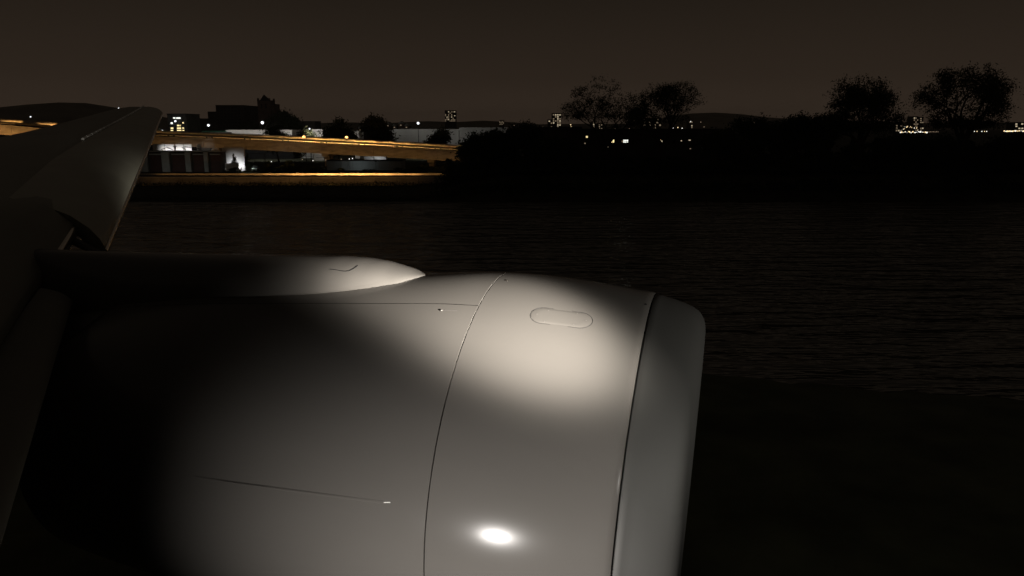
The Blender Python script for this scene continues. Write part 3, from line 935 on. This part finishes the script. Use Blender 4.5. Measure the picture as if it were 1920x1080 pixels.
big = [(1138, 142, 152, 186, 11, 'bare-branched broad tree with an open crown and visible limbs, left of the pair', dict(nleaf=20, leaf=.26, depth=5, clump=.62, tr=.5, twig=9, trunk_frac=.34, spread=.95, fill=85, cut=.47)),
       (1236, 152, 134, 188, 12, 'slightly smaller open tree touching the bare-branched tree on its right', dict(nleaf=22, leaf=.26, depth=5, clump=.62, tr=.45, twig=9, trunk_frac=.3, spread=.85, fill=80, cut=.46)),
       (1628, 141, 120, 182, 13, 'dense round tree, left of the two large dark trees on the right', dict(nleaf=36, leaf=.30, depth=5, clump=.85, tr=.4, twig=9, trunk_frac=.2, spread=.9, fill=190, cut=.34)),
       (1818, 121, 138, 182, 14, 'largest dense round tree near the right edge of the view', dict(nleaf=34, leaf=.30, depth=5, clump=.85, tr=.45, twig=9, trunk_frac=.24, spread=.85, fill=270, cut=.34))]
for px, ty, wp, D, sd, lab, kw in big:
    put_tree('broadleaf_tree', px, ty, wp, D, 4.6, sd, lab, 'tree', None, 'leaf', **kw)
mid = [(631, 222, 62, 250, 'round dark tree behind the right amber lamp'), (700, 217, 46, 256, 'tall narrow dark tree between the amber lamp and the skyline houses'), (722, 238, 44, 255, 'low dark tree at the left end of the grey warehouse'),
       (826, 240, 26, 246, 'small roundheaded tree in front of the grey warehouse'), (812, 257, 30, 244, 'low bushy tree left of the small roundheaded tree'),
       (527, 208, 44, 400, 'dark tree right of the spired tower'), (545, 219, 40, 380, 'lower dark tree right of the spired tower trees'), (470, 232, 50, 420, 'low tree between stepped block and spired tower'),
       (571, 243, 34, 262, 'dark bushy tree around the left amber lamp'), (520, 240, 44, 258, 'bushy tree in front of the right end of the pale warehouse'), (360, 227, 30, 380, 'dark tree right of the lit office block')]
for i, (px, ty, wp, D, lab) in enumerate(mid):
    put_tree('broadleaf_tree', px, ty, wp, D, 3, 60 + i, lab, 'tree', None, 'leaf_b' if i % 3 else 'leaf', nleaf=26, leaf=.5 if D < 300 else .9, depth=4, clump=1.0 if D < 300 else 1.6, trunk_frac=.25, spread=.9)
# trees making the ragged skyline of the right bank
sky = [(897, 250, 74, 176, 'bushy tree over the low right end of the elevated road'), (938, 243, 60, 182, 'tree in front of the tall end of the grey warehouse'), (985, 231, 70, 190, 'dark tree left of the long dark building'), (1040, 262, 90, 178, 'low tree before the left part of the long building'),
       (1400, 219, 90, 205, 'dark tree just right of the long building'), (1450, 226, 80, 200, 'tree between the long building and the dense round tree, left'), (1500, 211, 66, 198, 'tallest tree of the ragged row left of the dense round tree'), (1545, 214, 56, 196, 'tree touching the left side of the dense round tree'),
       (1350, 248, 70, 186, 'low tree at the right end of the long building'), (1700, 252, 80, 176, 'low tree below the lamp row between the two large trees'), (1775, 255, 90, 172, 'low tree left of the trunk of the largest tree'), (1890, 256, 80, 176, 'low tree at the right edge under the lamps'), (1960, 240, 110, 182, 'dark tree cut by the right edge')]
for i, (px, ty, wp, D, lab) in enumerate(sky):
    put_tree('bank_tree', px, ty, wp, D, ground_at(pt(px, ty, D).x, D) - .3, 90 + i, lab, 'tree', None, 'leaf', nleaf=30, leaf=.42, depth=4, fill=45, twig=5, clump=1.0, trunk_frac=.16, spread=1.0)
random.seed(21)
GS = 'dark bushes crowding the right bank'
k = 0
row = 0
for D, x0, x1, stp, y_lo, y_hi, wd_ in ((184, 880, 1990, 42, 276, 292, 78), (172, 850, 2000, 44, 296, 316, 80), (160, 905, 2010, 48, 328, 346, 84)):
    px = x0
    while px < x1:
        ty = random.uniform(y_lo, y_hi) if not (px > 1350 and D == 184) else random.uniform(256, 268)
        if px < 900 and D == 172: ty = 312
        if D == 184 and 1030 < px < 1360: ty += 12
        put_shrub(px, ty, wd_ * random.uniform(.85, 1.25), D, k, 'dark bush ' + ('at the back of' if row == 0 else 'in the middle of' if row == 1 else 'at the water edge of') + ' the black wooded bank on the right', GS + [', back row', ', middle row', ', front row'][row])
        k += 1
        px += stp * random.uniform(.8, 1.2)
    row += 1
# undergrowth along the water
rnd = random.Random(9)
ug = MB()
for _ in range(9000):
    x = rnd.uniform(-18, 130)
    y = rnd.uniform(151.5, 170)
    leaf_quad(ug, Vector((x, y, ground_at(x, y) - .6 + abs(rnd.gauss(0, .9)) + (y - 151) * .03)), rnd.uniform(.25, .6), rnd)
prop(ug.build('undergrowth', M['leaf']), 'tangled black undergrowth along the right river bank', 'undergrowth', None, 'stuff')
bt = MB()
for _ in range(5200):
    x = rnd.uniform(-145, -18)
    y = 179.7 - abs(rnd.gauss(0, 1.4))
    leaf_quad(bt, Vector((x, y, 1.0 + abs(rnd.gauss(0, .38)))), rnd.uniform(.15, .38), rnd)
for _ in range(2600):
    x = rnd.uniform(-145, -18)
    leaf_quad(bt, Vector((x, 151.2 + abs(rnd.gauss(0, .9)), .3 + abs(rnd.gauss(0, .22)))), rnd.uniform(.15, .4), rnd)
prop(bt.build('grass_tufts', M['leaf_b']), 'rough grass at the foot of the river wall and along the water', 'grass', None, 'stuff')
# hedge and shrubs on the left bank
put_shrub(438, 286, 17, 204.6, 2, 'spiky shrub silhouetted against the floodlit white wall')
put_shrub(463, 288, 14, 206, 3, 'small shrub right of the spiky shrub by the white wall')
for i, (px, ty, wp, D) in enumerate(((500, 303, 40, 197), (540, 300, 50, 198), (590, 312, 46, 196), (640, 315, 50, 195), (695, 316, 46, 195), (745, 314, 46, 196), (795, 306, 56, 198), (840, 300, 60, 192), (440, 314, 44, 196), (865, 318, 50, 176))):
    put_shrub(px, ty, wp, D, i, ['low shrub behind the road right of the parked car', 'shrub under the middle of the bridge', 'shrub before the left end of the grey shed', 'shrub before the middle of the grey shed', 'shrub below the left white box',
              'shrub at the right end of the grey shed', 'larger bush right of the grey shed', 'bush under the low right end of the bridge', 'low shrub behind the road below the floodlit white wall', 'bush where the quay wall ends at the dark wood'][i], None)

# ------------------------------------------------------------------ AIRLINER
YAW = -.2712
PIT = -.0483
plane = empty('airliner', (0, 0, H), YAW, 'grey airliner wing and rounded engine nacelle lit from the fuselage, seen from a cabin window', 'airliner')
ea = Vector((math.cos(PIT), 0, math.sin(PIT)))
eo = Vector((0, 1, 0))
eu = Vector((-math.sin(PIT), 0, math.cos(PIT)))
EC = Vector((-1.3175, 4.2955, -2.1211))
RS = [(-3.6, .55), (-2.8, .80), (-2, .96), (-1.5, 1.03), (-1, 1.10), (-.5, 1.165), (-.28, 1.198), (0, 1.22), (.3, 1.226), (.6, 1.212), (.9377, 1.179)]
# smooth the radius table a little
RT = []
for i in range(93):
    s_ = -3.6 + i * (.9377 + 3.6) / 92
    RT.append((s_, sum(catmull(RS, min(.9377, max(-3.6, s_ + k * .06))) for k in range(-3, 4)) / 7))
RT[-1] = (.9377, 1.179)
def rad(s_):
    s_ = max(-3.6, min(.9377, s_))
    i = min(91, int((s_ + 3.6) / ((.9377 + 3.6) / 92)))
    t = (s_ - RT[i][0]) / (RT[i + 1][0] - RT[i][0])
    return RT[i][1] * (1 - t) + RT[i + 1][1] * t
RL = [(-3.6, .93), (-2.8, 1.10), (-2, 1.17), (-1.5, 1.19), (-1, 1.205), (-.5, 1.214), (-.2, 1.217), (0, 1.22)]
def E(s_, ang, r):
    t = R(ang)
    if -2.78 < s_ < -.01 and r > .8 * rad(s_):      # flanks and belly taper less than the crown
        u = min(1, max(0, (.93 - math.sin(t)) / .6))
        r += max(0, catmull(RL, s_) - rad(s_)) * u * u * (3 - 2 * u)
    return EC + ea * s_ + (eo * -math.cos(t) + eu * math.sin(t)) * r
def revolve(name, prof, m_, parent, n=160, a0=0, a1=360, sharp=30):
    rows = []
    full = a1 - a0 >= 360
    for s_, r_ in prof:
        rows.append([E(s_, a0 + (a1 - a0) * i / n, r_) for i in range(n if full else n + 1)])
    o = MB().grid(rows, close_u=full).build(name, m_, parent)
    smooth_angle(o, sharp)
    return o
nac = MB().grid([[E(s_, 360 * i / 48, rad(s_) - .045) for i in range(48)] for s_ in (-3.5, -3, -2, -1, 0, .3, .6, .9)], close_u=True).build('engine_nacelle', M['dark'], plane, True)
def cowl_prof(s0, s1, n_=26, e0=True, e1=True, bev=.0018, dep=.02):
    pr_ = []
    if e0: pr_ += [(s0 + bev * .4, rad(s0) - dep), (s0 + .0005, rad(s0) - bev)]
    for i in range(n_ + 1):
        a_, b_ = s0 + (bev if e0 else 0), s1 - (bev if e1 else 0)
        s_ = a_ + (b_ - a_) * i / n_
        pr_.append((s_, rad(s_)))
    if e1: pr_ += [(s1 - .0005, rad(s1) - bev), (s1 - bev * .4, rad(s1) - dep)]
    return pr_
fan = revolve('fan_cowl', cowl_prof(.0022, .9377 - .0028), M['cowl'], nac, sharp=50)
# reverser cowl is split along the hinge line at 68 degrees
GAP = .11
rev = revolve('reverser_cowl', cowl_prof(-2.75, -.0015, 40), M['cowl'], nac, 120, 68 + GAP, 68 + GAP + 90, 50)
rev2 = revolve('reverser_cowl', cowl_prof(-2.75, -.0015, 40), M['cowl'], nac, 220, 158 + .02, 428 - GAP, 50)
revolve('exhaust_nozzle', [(-3.6, .50), (-3.6, .55), (-3.2, .68), (-2.76, .79), (-2.76, .74), (-3.3, .6)], M['rivet'], nac, 80)
lipp = [(.9377 + .0028, 1.155), (.9377 + .0034, 1.171), (.9377 + .009, 1.1755), (.98, 1.166), (1.02, 1.159), (1.06, 1.151), (1.10, 1.1415), (1.14, 1.129), (1.175, 1.115), (1.205, 1.097), (1.226, 1.076), (1.240, 1.052),
        (1.252, 1.024), (1.257, .995), (1.255, .968), (1.243, .945), (1.21, .925), (1.15, .912), (1.0, .908)]
lip = revolve('intake_lip', lipp, M['lip'], nac, 180, sharp=60)
revolve('intake_duct', [(1.0, .907), (.8, .92), (.4, .96), (.0, 1.0)], M['lip'], nac, 96)
mb = MB()
mb.grid([[E(s_, 360 * i / 24, r_) for i in range(24)] for s_, r_ in ((.45, .01), (.38, .08), (.2, .2), (.05, .27), (-.02, .28))], close_u=True)
mb.build('spinner', M['rivet'], nac, True)
bl = []
for i in range(4):
    t = i / 3
    rr_ = .27 + t * .71
    tw = .10 + .55 * t
    bl.append([(math.cos(tw) * -.10, math.sin(tw) * -.13, rr_), (.01, .01, rr_), (math.cos(tw) * .10, math.sin(tw) * .13, rr_), (.0, -.008, rr_)])
bme = MB().grid(bl, close_u=True).mesh('fan_blade')
bme.materials.append(M['blade'])
for i in range(22):
    o = link('fan_blade', bme, None, nac)
    t = 2 * math.pi * i / 22
    radv = -eo * math.cos(t) + eu * math.sin(t)
    o.matrix_local = Matrix((ea, ea.cross(radv) * -1, radv)).transposed().to_4x4()
    o.location = EC + ea * .02
revolve('fan_backplate', [(-.1, .02), (-.1, 1.0)], M['dark'], nac, 48)

def surf_strip(name, pts, wdt, lift, m_, closed=False, parent=nac, thick=.002):
    """thin raised bead following (s,ang) points on the cowl"""
    P = [E(s_, a_, rad(s_) + lift) for s_, a_ in pts]
    N = [(E(s_, a_, 2) - E(s_, a_, 1)).normalized() for s_, a_ in pts]
    rows = []
    n_ = len(P)
    for i in range(n_):
        t = (P[(i + 1) % n_] - P[i - 1]) if closed else (P[min(n_ - 1, i + 1)] - P[max(0, i - 1)])
        side = t.normalized().cross(N[i]).normalized() * (wdt / 2)
        rows.append([P[i] - side - N[i] * thick, P[i] - side * .6, P[i] + side * .6, P[i] + side - N[i] * thick])
    if closed: rows.append(rows[0])
    o = MB().grid(rows).build(name, m_, parent)
    smooth_angle(o, 60)
    return o
def racetrack(c_s, c_a, hl_, hw_, tilt, n_=20):
    out = []
    for i in range(n_ * 2):
        half = i // n_
        t = (i % n_) / (n_ - 1) * math.pi - math.pi / 2
        x = (hl_ - hw_) * (1 if half == 0 else -1) + hw_ * math.cos(t) * (1 if half == 0 else -1)
        y = hw_ * math.sin(t) * (1 if half == 0 else -1)
        xr = x * math.cos(tilt) - y * math.sin(tilt)
        yr = x * math.sin(tilt) + y * math.cos(tilt)
        out.append((c_s + xr, c_a + math.degrees(yr / 1.21)))
    return out
track = racetrack(.482, 67.2, .172, .070, .055)
surf_strip('panel_gap', track, .0042, .0006, M['rubber'], True)
plate = MB()
inner = racetrack(.482, 67.2, .1685, .0665, .055)
cen = E(.482, 67.2, rad(.482) + .0009)
rings = []
for f_ in (1.0, .97, .7, .35):
    rings.append([E(.482 + (s_ - .482) * f_, 67.2 + (a_ - 67.2) * f_, rad(.482 + (s_ - .482) * f_) + (.0002 if f_ == 1.0 else .0009)) for s_, a_ in inner])
plate.grid(rings, close_u=True)
k = len(plate.v)
plate.v.append(tuple(cen))
for i in range(len(inner)):
    plate.f.append((3 * len(inner) + i, 3 * len(inner) + (i + 1) % len(inner), k))
pl = plate.build('access_panel', M['cowl'], nac)
smooth_angle(pl, 40)
for s_, a_ in ((.345, 67), (.619, 67.6), (.40, 69.3), (.56, 70.0), (.40, 64.6), (.56, 65.2)):
    q = E(s_, a_, rad(s_) + .0010)
    nn = (E(s_, a_, 2) - E(s_, a_, 1)).normalized()
    MB().tube(q, q + nn * .0006, .0035, .003, 8).build('fastener', M['rivet'], pl)
# little latch fitting below the hinge line, and two flush marks
q = E(-.205, 65.0, rad(-.2)); nn = (E(0, 65, 2) - E(0, 65, 1)).normalized()
MB().ball(q + nn * .001, .009, 10, 6, .6).build('latch', M['rivet'], nac, True)
surf_strip('latch_line', [(-.19 + .02 * i, 65.2) for i in range(5)], .003, .0008, M['rivet'])
for s_, a_ in ((.064, 84.4), (.907, 82.1)):
    q = E(s_, a_, rad(s_)); nn = (E(s_, a_, 2) - E(s_, a_, 1)).normalized()
    MB().tube(q - nn * .002, q + nn * .0015, .010, .009, 10).build('fastener', M['rubber' if s_ > .5 else 'edge'], nac)
# strake on the inboard side
rows = []
for i in range(25):
    t = i / 24
    s_ = -1.39 + t * 1.16
    a_ = 8.0 + 3.5 * t
    hgt = .006 * math.sin(min(1, t * 1.0) * math.pi * .5 + .0) ** .0 * (min(1, (1 - t) * 1.45) ** .9) * min(1, t * 5 + .15)
    base = E(s_, a_, rad(s_) - .004)
    nn = (E(s_, a_, 2) - E(s_, a_, 1)).normalized()
    tt = nn.cross(ea).normalized()
    top = base + nn * (hgt + .005)
    fw, tw_ = .016, .0022
    rows.append([base - tt * fw, base - tt * .006 + nn * .0055, top - tt * tw_, top + tt * tw_, base + tt * .006 + nn * .0055, base + tt * fw])
sk = MB().grid(rows).build('strake', M['cowl'], nac)
smooth_angle(sk, 50)
surf_strip('strake_tip', [(-.235 + .012 * i, 11.5 + .1 * i) for i in range(4)], .006, .0015, M['trim'])

# pylon fairing
PW = [(-.50, .0), (-.53, .06), (-.58, .125), (-.617, .16), (-.78, .215), (-.94, .25), (-1.12, .272), (-1.5, .285), (-2.4, .26), (-3.6, .20), (-4.6, .15)]
PH = [(-.50, 1.163), (-.53, 1.168), (-.58, 1.178), (-.65, 1.195), (-.8, 1.222), (-.95, 1.232), (-1.12, 1.230), (-1.43, 1.204), (-2.11, 1.150), (-3.0, 1.085), (-3.6, 1.05), (-4.6, 1.0)]
def lin(tab, x):
    if x >= tab[0][0]: return tab[0][1]
    for (a_, b_), (c_, d_) in zip(tab, tab[1:]):
        if x >= c_: return b_ + (d_ - b_) * (x - a_) / (c_ - a_)
    return tab[-1][1]
rows = []
ss = [-.50, -.505, -.515, -.53, -.555, -.585, -.62, -.66] + [-.70 - .05 * i for i in range(30)] + [-2.25 - .2 * i for i in range(12)]
for s_ in ss:
    w_, top = lin(PW, s_) * 1.1, lin(PH, s_)
    base = max(.3, rad(s_) - .06) if s_ > -3.5 else .5
    r_ = []
    for k in range(25):
        t = k / 24 * math.pi
        y = -w_ * math.cos(t)
        sb = math.sqrt(max(0, (rad(s_) - .012) ** 2 - y * y)) if s_ > -3.5 else .6
        z = sb - .02 + (top - sb + .02) * math.sin(t) ** .75
        r_.append(EC + ea * s_ + eo * y + eu * z)
    rows.append(r_)
py = MB().grid(rows).build('pylon', M['cowl'], plane)
smooth_angle(py, 60)
# curved panel line on the pylon
def pyl(s_, y, lift=.0012):
    w_, top = lin(PW, s_) * 1.1, lin(PH, s_)
    sb = math.sqrt((rad(s_) - .012) ** 2 - y * y)
    cc = max(-1, min(1, -y / w_))
    z = sb - .02 + (top - sb + .02) * math.sin(math.acos(cc)) ** .75
    return EC + ea * s_ + eo * y + eu * (z + lift)
P = [Vector(p) + Vector((.001, -.0015, .0022)) for p in ((-2.3402, 4.0878, -.8841), (-2.3033, 4.0889, -.8859), (-2.2646, 4.0863, -.8902), (-2.2279, 4.0873, -.8919), (-2.2056, 4.0948, -.8887), (-2.1921, 4.1126, -.8811), (-2.1828, 4.1312, -.8737), (-2.1782, 4.1595, -.8648))]
rows = []
for i, p in enumerate(P):
    t = (P[min(7, i + 1)] - P[max(0, i - 1)]).normalized()
    sd_ = t.cross(Vector((.3, -.6, .7))).normalized() * .0028
    rows.append([p - sd_, p + sd_])
MB().grid(rows).build('panel_line', M['rubber'], py)

# wing -------------------------------------------------------------
LE = [(-.6, -.25, -1.63), (0, -.79, -1.57), (1, -1.67, -1.468), (2, -2.55, -1.368), (3.1, -3.52, -1.258), (3.9, -4.22, -1.178)]       # inboard slat nose: span, x, z
TE_IN = [(-.6, -.75, -1.60), (0, -1.25, -1.52), (1, -2.1, -1.40), (2, -2.95, -1.30), (3.1, -3.91, -1.20), (3.9, -4.487, -1.092)]
LEO = [(4.9, -4.893, -1.032), (8, -7.42, -.781), (12, -10.68, -.457), (16, -13.94, -.133), (20, -17.21, .191), (24, -20.47, .515)]
TEO = [(4.95, -5.90, -.60), (8, -8.66, -.42), (12, -12.13, -.235), (16, -15.30, .03), (20, -18.35, .36), (24, -21.29, .757)]
def tri(tab, y):
    for p, q in zip(tab, tab[1:]):
        if y <= q[0] or q is tab[-1]:
            t = (y - p[0]) / (q[0] - p[0])
            return Vector((p[1] + (q[1] - p[1]) * t, y, p[2] + (q[2] - p[2]) * t))
def chord(y): return 8.6 - (y - 0) * .275 if y < 14 else 4.75 - (y - 14) * .26
rows = []
FN = [(-.6, -.75, -1.50), (0, -1.3, -1.45), (2, -3.0, -1.28), (4.1, -4.68, -1.07), (4.9, -5.18, -.84), (8, -7.75, -.63), (12, -11.0, -.31), (16, -14.25, .02), (20, -17.5, .33), (24, -20.72, .62)]
FT = [(-.6, -2.6, -1.20), (0, -2.9, -1.15), (2, -4.2, -.95), (4.1, -5.45, -.70), (4.9, -5.92, -.60), (4.96, -5.95, -.64), (8, -8.70, -.455), (12, -12.16, -.27), (16, -15.33, -.005), (20, -18.38, .325), (24, -21.3, .73)]
ys = [-.6, 0, 1, 2, 3, 4.1, 4.5, 4.9] + [4.95 + (24 - 4.95) * i / 20 for i in range(1, 21)]
for y in ys:
    N_, T_ = tri(FN, y), tri(FT, y)
    c_ = chord(y)
    th = .115 * c_
    k = min(1, max(0, (24 - y) / 3))
    def q(x, z): return (x, y, z)
    rows.append([q(N_.x, N_.z), q(N_.x - .03, N_.z + .05), q((N_.x * .6 + T_.x * .4), N_.z * .22 + T_.z * .78 + .025 if y < 4.93 else N_.z * .35 + T_.z * .65), q(T_.x, T_.z), q(T_.x - .12 * c_, T_.z + .022 * c_ * .6), q(T_.x - .3 * c_, T_.z + .0135 * c_), q(T_.x - .55 * c_, T_.z - .012 * c_), q(T_.x - .8 * c_, T_.z - .055 * c_), q(T_.x - c_, T_.z - .11 * c_),
                 q(T_.x - c_, T_.z - .115 * c_), q(T_.x - .6 * c_, T_.z - .14 * c_), q(T_.x - .25 * c_, T_.z - th), q(N_.x - .25, N_.z - .22 - .02 * c_), q(N_.x - .02, N_.z - .07)])
mbw = MB().grid(rows, close_u=True)
k = len(rows[0])
mbw.f.append(tuple(range(k)))
mbw.f.append(tuple(len(mbw.v) - 1 - i for i in range(k)))
wing = mbw.build('wing', M['wing'], plane)
smooth_angle(wing, 40)
# wing tip fence: raked end cap
P = tri(FT, 24)
N_ = tri(LEO, 24)
tipm = MB()
tipm.grid([[(N_.x + .02, 24.0, N_.z + .02), (P.x + .05, 24.0, P.z + .02), (P.x - 2.2, 24.0, P.z - .3)],
           [(N_.x - .55, 24.5, N_.z + .10), (P.x - .3, 24.6, P.z + .05), (P.x - 2.3, 24.6, P.z - .2)],
           [(N_.x - 1.2, 25.2, N_.z + .12), (P.x - .9, 25.3, P.z + .02), (P.x - 2.4, 25.3, P.z - .2)],
           [(N_.x - 1.2, 25.2, N_.z + .04), (P.x - .9, 25.3, P.z - .08), (P.x - 2.4, 25.3, P.z - .25)],
           [(N_.x + .0, 24.0, N_.z - .1), (P.x + .05, 24.0, P.z - .3), (P.x - 2.2, 24.0, P.z - .4)]])
smooth_angle(tipm.build('wing_tip', M['wing'], wing), 50)

def slat(y0, y1, le, te, n_, bulge, name='slat', m_='slat'):
    rows = []
    for i in range(n_ + 1):
        y = y0 + (y1 - y0) * i / n_
        a_, b_ = tri(le, y), tri(te, y)
        ch = (b_ - a_)
        L_ = ch.length
        nrm = Vector((ch.z, 0, -ch.x)).normalized()
        if nrm.z < 0: nrm = -nrm
        r_ = []
        for t, u in ((0, 0), (.02, .035), (.08, .075), (.2, .115), (.4, .13), (.65, .095), (.85, .045), (1, .0)):
            r_.append(a_ + ch * t + nrm * (u * L_ * bulge))
        for t, u in ((.995, -.012), (.8, .0), (.5, .02), (.25, .0), (.18, -.05), (.15, -.12), (.08, -.10), (.02, -.05)):
            r_.append(a_ + ch * t + nrm * (u * L_ * bulge if u > -.011 or t < .9 else -.008))
        rows.append(r_)
    mb = MB().grid(rows, close_u=True)
    k = len(rows[0])
    mb.f.append(tuple(range(k - 1, -1, -1)))
    mb.f.append(tuple((n_) * k + i for i in range(k)))
    o = mb.build(name, M[m_], wing)
    smooth_angle(o, 40)
    return o
slat(-.55, 3.9, LE, TE_IN, 10, .9, m_='slat_shade')
for tab, y0, y1 in ((LEO, 4.96, 23.9), ([(y_, x_, z_) for y_, x_, z_ in FN], 4.12, 4.9)):
    rows = []
    for i in range(31):
        p = tri(tab, y0 + (y1 - y0) * i / 30)
        rows.append([p + Vector((math.cos(t) * .034 - .014, 0, math.sin(t) * .042 - .016)) for t in [R(-150 + 30 * k) for k in range(10)]])
    smooth_angle(MB().grid(rows).build('nose_strip', M['edge'], wing), 60)
spans = [4.95, 15.2, 19.8, 23.95]
for a_, b_ in zip(spans, spans[1:]):
    slat(a_ if a_ == 4.95 else a_ + .012, b_ - .012, LEO, TEO, 14, 1.0)
# painted glint along the trailing edge of the outboard slats, in short white lengths
y = 11.6
while y < 23.7:
    a_, b_ = tri(TEO, y), tri(TEO, y + .52)
    MB().tube(a_ + Vector((.0, 0, .022)), b_ + Vector((.0, 0, .022)), .03, .03, 6).build('painted_edge_glint', M['trim'], wing)
    y += .62
# slat tracks in the gap at the pylon
for yy, dx in ((4.86, .0), (4.6, .1)):
    a_ = tri(FN, yy) + Vector((-.1, 0, -.05))
    MB().tube(a_, a_ + Vector((.42 - dx, .12, -.22)), .035, .03, 8).build('slat_track', M['rivet'], wing)
MB().tube((-5.05, 4.55, -1.0), (-4.95, 4.93, -1.05), .03, .03, 8).build('slat_track', M['dark'], wing)

# fuselage behind the camera
rows = []
for x in [-14, -8, -4, -2, 0, 2, 4, 6, 8, 10]:
    rr_ = 3.2 if x < 7 else 3.2 - (x - 7) * .12
    rows.append([(x, -3.4 + rr_ * math.cos(2 * math.pi * i / 64), -1.2 + rr_ * math.sin(2 * math.pi * i / 64)) for i in range(64)])
fus = MB().grid(rows, close_u=True).build('fuselage', M['cowl'], plane, True)

# landing light low on the fuselage side and inspection light ahead of the window
def housing(loc, aim, r_, name):
    d = (Vector(aim) - Vector(loc)).normalized()
    mb = MB()
    mb.tube(Vector(loc) - d * .10, Vector(loc) - d * .035, r_ * 1.15, r_ * 1.15, 20)
    return mb.build(name, M['rivet'], plane)
LP, LAIM = (-1.63, -.48, -2.87), (1.0, 3.6, -3.0)
hs = housing(LP, LAIM, .10, 'landing_light')
for k, (dx, fr) in enumerate(((-.042, .42), (.040, .58))):
    point_light('landing_lamp', (LP[0] + dx, LP[1], LP[2] + .012 * k), LAND_P * fr, (1, .95, .90), .034, plane, 113, (LAIM[0] + dx, LAIM[1], LAIM[2]), 1.0)
SP, SAIM = (4.0, -.10, -.50), (-1.06, 3.73, -.95)
hs = housing(SP, SAIM, .07, 'inspection_light')
for fr, ang_ in ((.74, 9.6), (.26, 11.8)):
    point_light('inspection_lamp', SP, SCAN_P * fr, (1, .93, .84), .08, plane, ang_, SAIM, 1.0)
point_light('added_fill_lamp', SP, FILL_P, (1, .97, .90), .08, plane, 38, (.55, 4.2, -1.0), 1.0)  # added fill, aimed apart from the beam to brighten the intake lip

# thin night haze over the whole place
hz = bpy.data.materials.new('thin night haze')
hz.use_nodes = True
n = hz.node_tree
n.nodes.clear()
ho = n.nodes.new('ShaderNodeOutputMaterial')
hv = n.nodes.new('ShaderNodeVolumePrincipled')
hv.inputs['Color'].default_value = (.95, .93, .90, 1)
hv.inputs['Density'].default_value = HAZE
hv.inputs['Anisotropy'].default_value = .2
n.links.new(hv.outputs[0], ho.inputs['Volume'])
prop(MB().box(-5200, 5200, -1200, 9600, -6, 178).build('haze', hz), 'thin even night haze over the river and the town', None, None, 'stuff')
